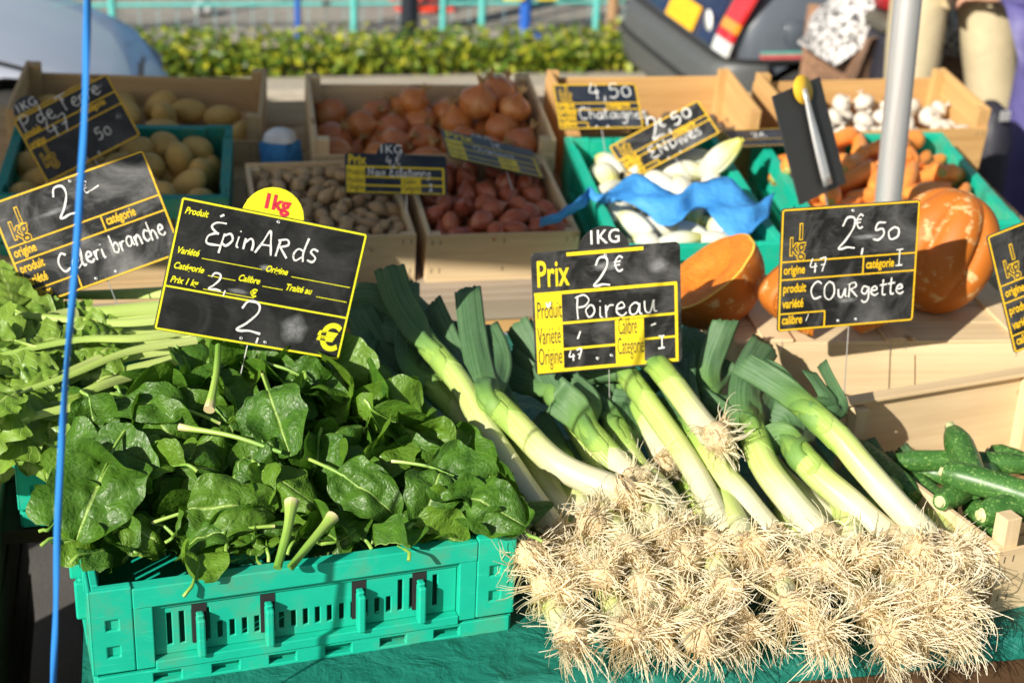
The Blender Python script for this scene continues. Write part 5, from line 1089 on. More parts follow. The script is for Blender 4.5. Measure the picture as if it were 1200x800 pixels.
lk([(740, 560, .02), (712, 530, .025), (690, 505, .03)], .024, [([(672, 480, .045), (650, 462, .06)], .066, .0, .15), ([(690, 470, .03), (668, 448, .05)], .05, .3, .3), ([(660, 470, .01), (630, 420, .02)], .05, -.3, .3)], 'short leek with its broad striped leaf fan cut square below the sign', 50, .06)
lk([(852, 632, .015), (826, 575, .025), (800, 530, .03), (765, 480, .032), (735, 440, .035)], .0225, [([(705, 420, .045), (660, 400, .05)], .05), ([(715, 405, .03), (690, 380, .04)], .05), ([(700, 440, .02), (655, 430, .02)], .045)], 'slender pale leek rising from the roots to the foot of the sign', 60, .07)
lk([(836, 512, .085), (818, 490, .078), (792, 455, .072), (770, 428, .068)], .024, [([(745, 405, .06), (700, 385, .05)], .055), ([(760, 400, .07), (735, 385, .07)], .05)], 'green leek lying on top with its pale root tuft away from the heap', 95, .058, rootdir=Vector((.45, -.55, .35)))
lk([(905, 628, .015), (870, 582, .025), (838, 545, .03), (812, 500, .032)], .024, [([(790, 450, .035), (775, 430, .03)], .052), ([(800, 450, .02), (800, 420, .03)], .05), ([(770, 480, .0), (715, 470, .0)], .05)], 'leek with a light green neck left of the big folded leaf', 70, .075)
lk([(962, 628, .03), (925, 585, .042), (896, 545, .05), (880, 500, .055)], .027, [([(874, 460, .06), (882, 430, .055), (900, 400, .05)], .062, .1, .4), ([(900, 470, .04), (905, 440, .03)], .055, .2, .3), ([(850, 490, .03), (820, 470, .02)], .05)], 'stout leek whose blue green sheath stands straight up', 80, .08)
lk([(1040, 630, .03), (1000, 592, .045), (960, 558, .055), (935, 530, .06)], .0265, [([(915, 512, .06), (893, 525, .04)], .056, -.3, .3), ([(925, 490, .06), (905, 478, .06)], .055, .2, .35), ([(945, 495, .05), (950, 470, .04)], .05, .1, .3)], 'leek with its green leaves bent over to one side', 80, .08)
lk([(1090, 632, .04), (1048, 588, .075), (1010, 545, .10), (985, 515, .118), (950, 482, .128)], .0245, [([(915, 452, .135), (868, 424, .14)], .050, .1, .5), ([(925, 460, .12), (905, 440, .11), (880, 432, .09)], .046, -.4, .4), ([(972, 470, .13), (950, 434, .14)], .030, .9, .3), ([(985, 480, .12), (962, 425, .14)], .026, -.7, .2)], 'long green leek lying highest, leaning on the courgette crate', 80, .08)
lk([(985, 622, .0), (950, 590, .0), (915, 560, .0), (890, 530, .0)], .023, [([(860, 500, .0), (845, 460, .02)], .05), ([(880, 480, .0), (870, 440, .02)], .05)], 'dark green leek wedged low between two stouter leeks', 60, .07)
lk([(800, 615, .0), (775, 575, .0), (745, 545, .0), (720, 500, .0)], .023, [([(690, 470, -.01), (650, 440, .0)], .05), ([(710, 470, -.01), (700, 440, .0)], .05), ([(740, 510, -.02), (735, 470, .0)], .05)], 'low leek beneath the sign, mostly hidden by roots', 60, .07)
lk([(760, 655, .01), (735, 600, .0), (700, 540, -.01), (660, 470, -.01)], .023, [([(640, 430, .0), (610, 385, .03)], .055), ([(630, 450, -.02), (595, 420, .0)], .055), ([(650, 420, .0), (640, 380, .03)], .05)], 'leek under the short fan, dark leaves reaching to the back', 70, .07)
lk([(880, 660, .02), (860, 600, .0), (850, 540, -.01), (835, 470, .0)], .023, [([(832, 430, .03), (852, 375, .10)], .05, .2, .5), ([(820, 430, .01), (800, 400, .03)], .05), ([(840, 440, .0), (850, 420, .02)], .05)], 'leek with a dark leaf cut square that stands before the cut pumpkin', 70, .07)
# front row: root balls of the lower leeks, shafts running back under the heap
front = [(640, 690), (668, 745), (705, 672), (752, 690), (798, 705), (735, 742), (850, 690), (905, 672), (868, 735), (930, 712), (975, 670), (1010, 715), (1050, 672), (1075, 645), (1090, 690), (1070, 738), (1092, 660), (960, 745), (620, 650), (690, 615), (800, 655), (1010, 650), (780, 625), (1060, 705), (835, 640), (880, 640), (735, 645), (945, 660), (670, 655), (815, 745), (1040, 750), (1100, 715), (660, 700), (770, 735), (1118, 700), (1122, 655), (1110, 738)]
for i, (x, y) in enumerate(front):
    dz = .030+.012*((i*7) % 4)-(.012 if y > 725 else 0); fx = -40-25*rnd.random()
    lk([(x, y, dz), (x+fx*.25, y-26, dz-.030), (x+fx*.7, y-80, dz-.075)], .020+.004*rnd.random(), [([(x+fx*1.3, y-130, dz-.085)], .040, 0, .3)], 'leek of the bottom row showing only its pale root ball at the table edge', 92, .066 if y < 700 else .078, 'bottom row leeks with root balls forward', rootdir=Vector((rnd.uniform(-.3, .7), -.8, rnd.uniform(.15, 1.0))))
# dark leaves at the back left come from leeks hidden behind the spinach
for i, (sh, lv, lab) in enumerate((
    ([(600, 560, -.03), (570, 520, -.03), (535, 480, -.02), (505, 450, -.01)], [([(455, 420, .0), (418, 360, .05)], .062, .0, .3), ([(480, 420, .02), (478, 328, .09)], .050, .3, .3), ([(470, 460, -.02), (425, 420, .0)], .06, .2, .3)], 'leek behind the spinach with wide dark leaves spread to the bulbs crate'),
    ([(640, 560, -.02), (610, 520, -.02), (580, 480, -.01)], [([(545, 440, .0), (505, 355, .06)], .045, -.3, .3), ([(520, 460, -.01), (470, 400, .02)], .06, .3, .3), ([(560, 430, .0), (535, 375, .03)], .06, .3, .3)], 'leek in the middle of the heap with a narrow upright dark leaf'),
    ([(700, 540, -.02), (680, 500, -.02), (650, 460, -.01)], [([(625, 420, .0), (604, 378, .04)], .05, -.3, .3), ([(600, 440, -.01), (560, 400, .02)], .05, .3, .3), ([(660, 420, .0), (690, 400, .0)], .05, .3, .3)], 'leek whose dark leaves curl up beside the yellow sign'),
    ([(780, 540, -.02), (760, 500, -.02), (740, 460, -.01)], [([(800, 420, .02), (815, 385, .04)], .055, -.3, .3), ([(720, 440, -.01), (690, 430, .02)], .06, .3, .3), ([(780, 430, .0), (770, 400, .0)], .055, .3, .3)], 'leek behind the sign with leaves pointing at the pumpkin'))):
    lk(sh, .024, lv, lab, 50, .06)

# ------------------------------------------------------------------ spinach
def blade(L, W_, seed, curl, cup, ruff):
    b = MB(); nu, nv = 23, 27; P = []; ax = [rnd.uniform(0, 9) for _ in range(4)]
    a = 0; cx, cz = 0., 0.; prev = 0
    cen = []
    for j in range(nv):
        t_ = j/(nv-1); a = curl*t_*t_; 
        if j: cx += L/(nv-1)*math.cos(a); cz += -L/(nv-1)*math.sin(a)
        cen.append((cx, cz, a))
    for j in range(nv):
        t_ = j/(nv-1); y, z, a = cen[j]
        tt = .015+.97*t_**.85; w_ = W_*.5*(2*math.sqrt(tt*(1-tt)))**.9*(1.14-.34*t_)*(1+.045*math.sin(t_*11+ax[0])+.025*math.sin(t_*27+ax[3])); row_ = []
        for i in range(nu):
            u = i/(nu-1)*2-1; x = u*w_
            h = cup*abs(u)**1.5*w_*1.1 + ruff*noise.noise(Vector((x*15+seed, y*15, seed*2)))*.017*(1-.25*abs(u)) + ruff*noise.noise(Vector((x*38+seed, y*38, seed)))*.0085*(1-.5*u*u) + ruff*(.35-abs(noise.noise(Vector((x*62+seed, y*62, seed*3)))))*.0050*(1-.7*u*u)
            h += ruff*abs(u)**3*.006*math.sin(t_*9+ax[1]+u*1.3) - .004*math.exp(-(u*7)**2)
            row_.append((x+.0015*math.sin(t_*19+ax[2])*abs(u), y+h*math.sin(a), z+h*math.cos(a)))
        P.append(row_)
    b.grid(P); return b
def sp_leaf(p, tip, nrm, L, W_, label=None, curl=None, stalk=None, cup=None, ruff=None, matd=None, stalk_r=.0030):
    curl = rnd.uniform(.2, 2.3) if curl is None else curl; cup = rnd.choice((rnd.uniform(-.9, -.2), rnd.uniform(.3, 1.5), rnd.uniform(.2, 1.0))) if cup is None else cup; ruff = rnd.uniform(.9, 1.9) if ruff is None else ruff
    z = Vector(nrm).normalized(); y = Vector(tip); y = (y-z*y.dot(z)).normalized(); x = y.cross(z); p = Vector(p)-y*L*.5
    M = Matrix(((x.x, y.x, z.x, p.x), (x.y, y.y, z.y, p.y), (x.z, y.z, z.z, p.z), (0, 0, 0, 1)))
    o = blade(L, W_, rnd.uniform(0, 50), curl, cup, ruff).build('spinach_leaf', 'spinach_blade'); o.matrix_world = M
    tag(o, label or 'crinkled dark green spinach leaf in the heap filling the front crate', 'spinach leaf', 'spinach leaves heaped in the front crate')
    stalk = rnd.uniform(.006, .022) if stalk is None else stalk
    b = MB(); k = rnd.uniform(-1.2, 1.2); b.tube(catmull([(k*.008, -stalk, -.012), (k*.005, -stalk*.6, -.006), (0, 0, -.0015), (0, L*.35, -.002-.10*curl*.1*L)], 5), [stalk_r*1.0]*5+[stalk_r*.95]*5+[stalk_r*.8]*3+[stalk_r*.4]*3, 8, v0=.35 if label is None else .05)
    b.build('stalk', 'spinach_stalk', o)
    return o
def sp_h(x, y, dz=0): return onp(x, y, RIM+.005+dz, .24, 2.12)
def inside(x, y):     # the heap as it is seen: polygon test
    poly = [(70, 560), (95, 505), (180, 455), (235, 428), (310, 432), (400, 438), (455, 470), (500, 520), (590, 560), (610, 605), (540, 612), (330, 632), (240, 640), (120, 640), (80, 600)]
    c = False; j = len(poly)-1
    for i in range(len(poly)):
        (xi, yi), (xj, yj) = poly[i], poly[j]
        if (yi > y) != (yj > y) and x < (xj-xi)*(y-yi)/(yj-yi)+xi: c = not c
        j = i
    return c
tocam = lambda p: (CO-Vector(p)).normalized()
done_ = []
def scatter(n, mind, dz, L0, L1):
    tries = 0; cnt = 0; loc = []
    while cnt < n and tries < 6000:
        tries += 1; x, y = rnd.uniform(60, 612), rnd.uniform(400, 672)
        if not inside(x, y) or any((x-a)**2+(y-b_)**2 < mind*mind for a, b_ in loc): continue
        if x < 210 and y > 600 and rnd.random() < .85: continue
        loc.append((x, y)); cnt += 1; h = rnd.uniform(-.022, .026)
        p = sp_h(x, y, dz+h)
        nn = Vector((rnd.gauss(0, .7), rnd.gauss(-.1, .65), 0))+Vector((0, 0, .8))+tocam(p)*.3
        an = rnd.gauss(-1.57, 1.05); L = rnd.uniform(L0, L1)
        if y > 575: an = rnd.choice((rnd.gauss(.1, .5), rnd.gauss(3.04, .5), rnd.gauss(1.6, .6))); L *= .85; p.z = min(p.z, RIM+.015)
        sp_leaf(p, (math.cos(an), math.sin(an)*.9, rnd.uniform(-.3, .15)), nn, L, L*rnd.uniform(.62, .92))
scatter(46, 33, -.070, .11, .16)
scatter(66, 30, -.030, .08, .13)
scatter(66, 30, .010, .06, .12)
for x, y, tx, ty, L, W_, dz, cu, lab in (
    (112, 572, -.30, -.9, .165, .145, .045, .7, 'broad blistered spinach leaf drooping over the left wall of the front crate'),
    (150, 545, -.8, -.2, .14, .10, .035, .6, 'wide spinach leaf under the blue string beside the celery'),
    (170, 470, -.9, .3, .13, .085, .05, 1.1, 'smooth bright spinach leaf arching up at the celery edge'),
    (325, 490, .1, -.9, .13, .10, .07, .8, 'rounded spinach leaf with a small hole standing at the middle of the heap'),
    (375, 452, .8, -.5, .115, .08, .02, .5, 'flat pointed spinach leaf in the sun just below the spinach sign'),
    (275, 592, .8, .1, .14, .10, .035, 1.2, 'big puckered spinach leaf beside the two pale stalk ends'),
    (232, 628, -.8, .1, .11, .06, .005, 1.5, 'rolled spinach leaf lying just inside the front wall of the crate'),
    (430, 575, .6, -.6, .12, .09, .04, .9, 'pointed spinach leaf hanging towards the front wall under the leeks'),
    (545, 560, .5, -.2, .12, .12, .045, .8, 'glossy ruffled spinach leaf spilling over the right corner of the crate'),
    (575, 595, .8, -.6, .10, .10, .030, 1.0, 'curly edged spinach leaf resting on the crate corner next to the leek roots'),
    (505, 580, -.3, -.6, .10, .09, .040, 1.0, 'ruffled shiny spinach leaf between the crate corner and the heap')):
    p = sp_h(x, y, dz); sp_leaf(p, (tx, ty, -.2), Vector((0, 0, .7))+tocam(p)*.5+Vector((rnd.gauss(0, .15), rnd.gauss(0, .15), 0)), L, W_, lab, cu, .06, .15, 1.5)
# cut stalks that stick out of the heap
def sp_stem(a, b_, r, label):
    a, b_ = sp_h(*a), sp_h(*b_); m = a.lerp(b_, .5)+Vector((.004, 0, .006)); b = MB(); b.tube(catmull([Vector((0, 0, 0)), m-a, b_-a], 6), [r*1.25, r*1.1, r*.95, r*.85, r*.8, r*.78, r*.75, r*.75, r*.75, r*.72, r*.7, r*.7, r*.7], 12)
    o = b.build('spinach_sprig', 'spinach_stalk'); o.matrix_world = Matrix.Translation(a); tag(o, label, 'spinach stem', 'spinach stems in the front crate')
sp_stem((342, 588, .055), (325, 665, .03), .0095, 'thick pale spinach stem standing nearly upright by the front wall')
sp_stem((390, 605, .05), (340, 665, .03), .0085, 'pale pink ended spinach stem slanting by the front wall')
sp_stem((245, 480, .06), (256, 405, .075), .0075, 'light green spinach stem rising towards the black sign')
#sp_stem((196, 456, .055), (232, 462, .06), .006, 'short cut spinach stem with a pinkish end near the celery')
#sp_stem((388, 545, .05), (398, 480, .06), .006, 'pink based spinach stem in the right half of the heap')
sp_stem((210, 500, .05), (330, 530, .05), .005, 'long thin spinach stem lying across the heap')

# ------------------------------------------------------------------ celery
def ce(x, y, dz=0): return onp(x, y, .82+dz, .13, 2.7)
def leaflet(b, p, d, nrm, L, seed):
    z = Vector(nrm).normalized(); y = Vector(d); y = (y-z*y.dot(z)).normalized(); x = y.cross(z); P = []
    nv, nu = 25, 9
    for j in range(nv):
        t_ = j/(nv-1); lob = .52+.48*abs(math.sin(t_*2.6*math.pi+.5))**.7; w_ = L*.46*(math.sin(math.pi*min(1, t_**.9*.92+.08))**.8)*lob*(1+.07*math.sin(t_*40+seed)); row_ = []
        for i in range(nu):
            u = i/(nu-1)*2-1; h = .009*noise.noise(Vector((u*1.5+seed, t_*4, seed)))+.12*abs(u)*w_*.5+.002*math.sin(t_*30+u*4); bend = -L*.30*t_*t_
            row_.append(p+x*(u*w_)+y*(t_*L+.15*abs(u)*w_)+z*(h+bend))
        P.append(row_)
    b.grid(P)
def celery(stalks, label):
    o0 = ce(*stalks[0][0][0]); t_ = thing('celery_bunch', Matrix.Translation(o0), label, 'celery', 'celery bunches'); inv = Matrix.Translation(-o0)
    for pts, r, nl in stalks:
        w = catmull([ce(*q) for q in pts], 8); m = len(w); b = MB(); vs = []
        prof = [(math.cos(a)*1.0, math.sin(a)*.75+ (.25 if .3 < a < 2.84 else 0)*-1.2) for a in [2*math.pi*k/14 for k in range(15)]]
        P = []
        for i, p in enumerate(w):
            T = (w[min(i+1, m-1)]-w[max(i-1, 0)]).normalized(); s_ = T.cross(Vector((0, -.6, .8))).normalized(); nn = s_.cross(T); rr = r*(1.15-.55*i/m); P.append([p+s_*(a*rr)+nn*(c*rr) for a, c in prof])
        b.grid([list(q) for q in P], 0, inv, [(j/14, i/(m-1)) for i in range(m) for j in range(15)]); b.add([inv @ q for q in P[0][:14]], [tuple(range(14))], None, 0, None, False); b.build('stalk', 'celery_stalk', t_)
        for k in range(nl):
            b = MB(); f = 1-.13*k; p = w[int((m-1)*f)]; d = (w[-1]-w[-5]).normalized(); sd = Vector((rnd.uniform(-.4, .4), rnd.uniform(-1, 1), rnd.uniform(-.1, .4))); d2 = (d*1.0+sd*(.9 if k else .2)).normalized(); q = p+d2*.035
            b.tube([p, q], [.003, .002], 6, 1, M=inv)
            for s_ in (-1, 0, 1): leaflet(b, q-o0, d2+Vector((-.2*s_*d2.y, .8*s_*d2.x, 0))+Vector((0, 0, rnd.uniform(-.3, .2))), Vector((rnd.gauss(0, .4), rnd.gauss(-.25, .35), .9))+tocam(q)*.5, rnd.uniform(.08, .125), rnd.uniform(0, 9))
            b.build('leaf', ['celery_leaf', 'celery_stalk'], t_)
celery([([(265, 352, .04), (160, 362, .05), (95, 365, .05), (20, 352, .04)], .014, 3), ([(270, 372, .03), (150, 375, .035), (80, 380, .03), (15, 385, .03)], .013, 3), ([(250, 340, .03), (120, 345, .02), (40, 345, .02)], .012, 3)], 'celery bunch lying farthest back, stalks pointing under the spinach sign')
celery([([(285, 398, .03), (170, 382, .055), (110, 385, .05), (50, 362, .055), (5, 375, .05)], .013, 4), ([(280, 410, .02), (150, 405, .04), (80, 430, .04), (5, 462, .03)], .014, 4), ([(290, 400, .01), (150, 400, .02), (60, 405, .03)], .012, 4)], 'middle celery bunch with a leafy top spread to the picture edge')
celery([([(240, 402, .03), (140, 420, .035), (60, 455, .035), (-20, 490, .03)], .011, 4), ([(235, 415, .02), (110, 440, .03), (20, 430, .035)], .011, 4), ([(120, 450, .02), (60, 440, .02), (0, 420, .03)], .010, 4), ([(95, 478, .04), (40, 487, .045), (-20, 505, .04)], .010, 2)], 'front celery bunch hanging over the corner of the rear teal crate')
celery([([(240, 385, .045), (120, 395, .06), (60, 420, .06)], .010, 6), ([(120, 420, .05), (70, 440, .06), (20, 450, .05)], .010, 6), ([(150, 440, .04), (110, 455, .05), (60, 480, .04)], .010, 5), ([(90, 365, .06), (40, 375, .07), (0, 395, .06)], .010, 5)], 'leafiest celery bunch heaped on top of the others under the blue string')
celery([([(230, 398, .075), (150, 412, .085), (80, 440, .085), (-10, 470, .08)], .0075, 2), ([(235, 385, .075), (160, 396, .085), (90, 398, .09), (-10, 418, .085)], .008, 2), ([(210, 372, .08), (140, 378, .085), (60, 372, .09), (0, 366, .085)], .0085, 2), ([(130, 470, .06), (60, 482, .07), (-15, 505, .065)], .0085, 0)], 'celery bunch of long thin stalks running over the leaves to the picture edge')
celery([([(150, 395, .02), (90, 400, .02), (30, 410, .02)], .010, 5), ([(140, 430, .0), (90, 450, .01), (40, 470, .0)], .010, 5), ([(160, 440, -.01), (110, 460, .0), (70, 480, -.01)], .009, 4), ([(100, 380, .02), (50, 390, .03), (20, 400, .03)], .008, 4)], 'small leafy celery bunch tucked between the longer ones')

# ------------------------------------------------------------------ roots, bulbs and fruit in the crates
def protos(n, fn): return [fn(i) for i in range(n)]
def place_heap(M, W, D, z_fn, mind, n, ps, label, cat, group, orient, layers=((0, 1.0),), pad=.03, name=None):
    used = set()
    for dz, frac in layers:
        loc, tries, cnt = [], 0, 0
        while cnt < n*frac and tries < 4000:
            tries += 1; x, y = rnd.uniform(pad, W-pad), rnd.uniform(pad, D-pad)
            if any((x-a)**2+(y-b_)**2 < mind*mind for a, b_ in loc): continue
            loc.append((x, y)); cnt += 1; k = rnd.randrange(len(ps)); pr = ps[k]
            Mx = M @ Matrix.Translation((x, y, z_fn(x/W, y/D)+dz+rnd.uniform(-.006, .006))) @ orient()
            if k not in used: used.add(k); pr.matrix_world = Mx; tag(pr, label, cat, group)
            else: c = dup(pr, Mx); tag(c, label, cat, group)
    for k, pr in enumerate(ps):
        if k not in used:
            for ch in KIDS.get(pr.name, []): bpy.data.objects.remove(ch)
            bpy.data.objects.remove(pr)
def rot(ax=6.3, ay=6.3, az=6.3): return Euler((rnd.uniform(-ax, ax), rnd.uniform(-ay, ay), rnd.uniform(-az, az))).to_matrix().to_4x4()
def blob(name, mat, rx, ry, rz, am, fr, n=14):
    b = MB(); sd = rnd.uniform(0, 50); vs = []
    prof = [(math.sin(math.pi*i/n), -math.cos(math.pi*i/n)) for i in range(n+1)]
    b.lathe(prof, 20); b.v = [tuple(Vector((v[0]*rx, v[1]*ry, v[2]*rz))*(1+am*noise.noise(Vector(v)*fr+Vector((sd, 0, 0))))) for v in b.v]; return b.build(name, mat)
def onion(i, R_=.041, nm='onion', mat='onion_skin', el=1.0, neck=True, neck_mat='dry_neck', prof=None):
    b = MB(); k = rnd.uniform(.88, 1.1)*el; R_ = R_*rnd.uniform(.88, 1.1)
    prof = prof or [(0, -.80), (.25, -.78), (.62, -.62), (.9, -.28), (1.0, .08), (.93, .40), (.70, .68), (.42, .86), (.22, .98), (.13, 1.10), (.10, 1.22), (.0, 1.24)]
    sd = rnd.uniform(0, 9); b.lathe([(r*R_, z*R_*k) for r, z in prof], 22, lobes=lambda a, t_: 1+.035*math.sin(2*a+sd)+.02*math.sin(5*a+sd*2)); o = b.build(nm, mat)
    if neck:
        c = MB()
        for q in range(7): a = q*.9+sd; c.tube([(0, 0, R_*k*1.05), (math.cos(a)*R_*.10, math.sin(a)*R_*.1, R_*k*1.28), (math.cos(a)*R_*.3, math.sin(a)*R_*.3, R_*k*rnd.uniform(1.4, 1.7))], [R_*.09, R_*.07, R_*.02], 5)
        kid(o, c.build('neck', neck_mat, o)); 
        c = MB()
        for q in range(9): a = q*.7; c.tube([(0, 0, -R_*k*.78), (math.cos(a)*R_*.2, math.sin(a)*R_*.2, -R_*k*.92)], [R_*.03, R_*.012], 4)
        kid(o, c.build('root_tuft', 'root_hair', o))
    return o
place_heap(M_POT, .51, .385, lambda x, y: -.055+.02*math.sin(3.1*x), .066, 30, protos(4, lambda i: blob('potato', 'potato_skin', .033, .036, .050*rnd.uniform(.85, 1.15), .10, .9)), 'smooth yellow brown potato lying in the shaded teal crate', 'potato', 'potatoes in the teal crate', lambda: rot(), ((-.05, .7), (0, 1)), .045)
place_heap(M_WPO, .635, .32, lambda x, y: -.055, .075, 14, protos(3, lambda i: blob('potato', 'potato_skin', .033, .035, .050, .10, .9)), 'pale potato lying in the wooden crate behind the potato signs', 'potato', 'potatoes in the wooden crate', lambda: rot(), ((0, 1),), .05)
place_heap(M_ONI, .605, .43, lambda x, y: -.072+.12*max(0, x-.45)+.02*y, .080, 28, protos(5, lambda i: onion(i, .048)), 'round copper onion with papery skin lying in the wooden crate', 'onion', 'onions in the wooden crate', lambda: rot(1.3, 1.3), ((-.05, .6), (0, 1)), .058)
for x, y, lab in ((.50, .30, 'big onion topmost of the pile against the raised end board'), (.44, .24, 'copper onion resting high beside the topmost onion'), (.53, .20, 'dark copper onion at the front of the raised pile by the end board'), (.28, .32, 'large upright onion with its dry neck up, standing against the back board')):
    o = onion(0, .049); o.matrix_world = M_ONI @ Matrix.Translation((x, y, .028 if x > .4 else -.005)) @ rot(.8, .8); tag(o, lab, 'onion', 'onions in the wooden crate')
SHP = [(0, -1.3), (.18, -1.22), (.5, -.95), (.85, -.45), (1.0, .05), (.92, .5), (.66, .95), (.38, 1.3), (.2, 1.6), (.1, 1.95), (0, 2.0)]
place_heap(M_SHA, .352, .385, lambda x, y: -.035+.02*math.sin(3.1*x), .050, 34, protos(5, lambda i: onion(i, .0245, 'shallot', 'shallot_skin', 1.08, False, prof=SHP)), 'glossy red brown shallot lying in the small wooden crate', 'shallot', 'shallots in the small crate', lambda: rot(), ((-.03, .8), (0, 1)), .035)
place_heap(M_BUL, .352, .385, lambda x, y: -.035+.018*math.sin(3.1*x), .032, 80, protos(5, lambda i: onion(i, .0155, 'small_bulb', 'small_bulb_skin', 1.2, False, prof=SHP)), 'little dull brown bulb in the small wooden crate', 'bulb', 'little bulbs in the small crate', lambda: rot(), ((-.02, .8), (0, 1)), .022)
def carrot(i):
    b = MB(); L = rnd.uniform(.15, .20); r = rnd.uniform(.022, .029); bd = rnd.uniform(-.02, .02); n = 14
    pts = [Vector((bd*math.sin(q/n*3.1), 0, L*(q/n-.5))) for q in range(n+1)]; b.tube(pts, [r*(.55 if q == 0 else .9 if q == 1 else 1.0)*(1-.5*(q/n)**1.6)*(1+.03*math.sin(q*2.7+i)) if q < n else r*.15 for q in range(n+1)], 18); o = b.build('carrot', 'carrot_skin')
    c = MB(); c.lathe([(0, -.004), (r*.35, -.003), (r*.5, .002), (r*.2, .003)], 12, 0, Matrix.Translation((0, 0, -L*.5-.001))); kid(o, c.build('cut_top', 'carrot_top', o)); return o
def along(yaw, j=.35, tilt=.15): return Matrix.Rotation(R(yaw)+rnd.uniform(-j, j), 4, 'Z') @ Matrix.Rotation(R(90)+rnd.uniform(-tilt, tilt), 4, 'Y') @ Matrix.Rotation(rnd.uniform(0, 6), 4, 'Z')
place_heap(M_CAR, .51, .50, lambda x, y: -.012+.028*y-.08*max(0, x-.62), .060, 34, protos(5, carrot), 'orange carrot lying in the teal crate at the back', 'carrot', 'carrots in the teal crate', lambda: along(rnd.choice((35, 50, 215)), .45), ((-.045, .8), (0, 1)), .075)
for x, y, z, lab in ((.40, .31, -.02, 'thick carrot pointing its cut top at the viewer beside the pole'), (.455, .10, -.055, 'stray carrot end lying alone near the crate front'), (.36, .40, .0, 'upright looking carrot leaning by the pole')):
    o = carrot(0); o.matrix_world = M_CAR @ Matrix.Translation((x, y, z)) @ Matrix.Rotation(R(-100+rnd.uniform(-20, 20)), 4, 'X') @ Matrix.Rotation(0, 4, 'Y'); tag(o, lab, 'carrot', 'carrots in the teal crate')
def endive(i):
    o = None; L = rnd.uniform(.13, .165); root = None
    for k in range(5):
        b = MB(); a0 = k*2.3; P = []; sc = 1-.05*k
        for j in range(13):
            t_ = j/12; w_ = .030*sc*math.sin(math.pi*(t_*.86+.10))**.75*(1+.1*k*.2); row_ = []
            for q in range(9):
                an = a0+(q/8-.5)*2.6; rr = w_*(1.0+.05*(4-k)*.3)
                row_.append((rr*math.cos(an), rr*math.sin(an), L*(t_-.5)*(1-.03*k)))
            P.append(row_)
        b.grid(P)
        if k == 0: root = b.build('endive', 'endive_leaf'); q_ = root.modifiers.new('s', 'SOLIDIFY'); q_.thickness = .002
        else:
            c = b.build('leaf', 'endive_leaf', root); kid(root, c)
    c = MB(); c.lathe([(.022*math.sin(math.pi*(t_*.86+.08))**.75*1.2, L*(t_-.5)) for t_ in [q/12 for q in range(13)]], 14); kid(root, c.build('heart', 'endive_leaf', root)); return root
place_heap(M_END, .388, .57, lambda x, y: -.045+.02*y, .062, 30, protos(4, endive), 'white endive with yellow leaf tips in the teal crate', 'endive', 'endives in the teal crate', lambda: along(rnd.choice((70, 110, 250, 20)), .5), ((-.05, .7), (0, 1)), .065)
o = endive(0); o.matrix_world = M_END @ Matrix.Translation((.345, .38, .035)) @ Matrix.Rotation(R(28), 4, 'Y') @ Matrix.Rotation(R(25), 4, 'X'); tag(o, 'endive standing upright with its yellow tip up beside the tilted sign', 'endive', 'endives in the teal crate')
def garlic(i): return onion(i, .028*rnd.uniform(.9, 1.1), 'garlic_bulb', 'garlic_skin', .9, True, 'garlic_skin')
place_heap(M_GAR, .575, .30, lambda x, y: -.075+.02*y, .06, 26, protos(3, garlic), 'papery white garlic bulb in the wooden crate at the back', 'garlic', 'garlic bulbs in the back crate', lambda: rot(.9, .9), ((-.03, .7), (0, 1)), .045)
place_heap(M_CHE, .575, .30, lambda x, y: -.085, .045, 40, protos(3, lambda i: blob('chestnut', 'hedge_wood', .016, .017, .013, .1, 1.0)), 'small dark chestnut in the orange wooden crate', 'chestnut', 'chestnuts in the orange crate', lambda: rot(), ((0, 1),), .04)
# courgettes
def courgette(a, b_, r, label, stem=0, bend=.006):
    a, b_ = Vector(a), Vector(b_); d = b_-a; L = d.length; n = 16; M = axis_mat(a, d); b = MB(); pts = [Vector((bend*math.sin(q/n*3.1), 0, L*q/n)) for q in range(n+1)]
    rad = [r*(.62+.38*min(1, (q/n)*6)) * (1-.30*max(0, q/n-.86)/.14) * (1+.02*math.sin(q*1.9)) for q in range(n+1)]
    if not stem: rad = rad[::-1]
    b.tube(pts, rad, 24); b.v = [tuple(Vector(v)*1.0+Vector((v[0], v[1], 0))*.025*math.cos(5*math.atan2(v[1], v[0]+1e-9))) for v in b.v]
    o = b.build('courgette', 'zucchini_skin'); o.matrix_world = M; tag(o, label, 'courgette', 'courgettes in the crate')
    c = MB(); c.lathe([(r*.60, .0), (r*.42, -.004), (r*.36, -.012), (r*.40, -.020), (r*.3, -.0215), (0, -.0215)], 5 if stem else 12, 0)
    q = c.build('stem_end', 'zucchini_stem', o)
    if not stem: q.scale = (.85, .85, .35)
z = RIM
def zz(x, y, h): return onz(x, y, z+h)
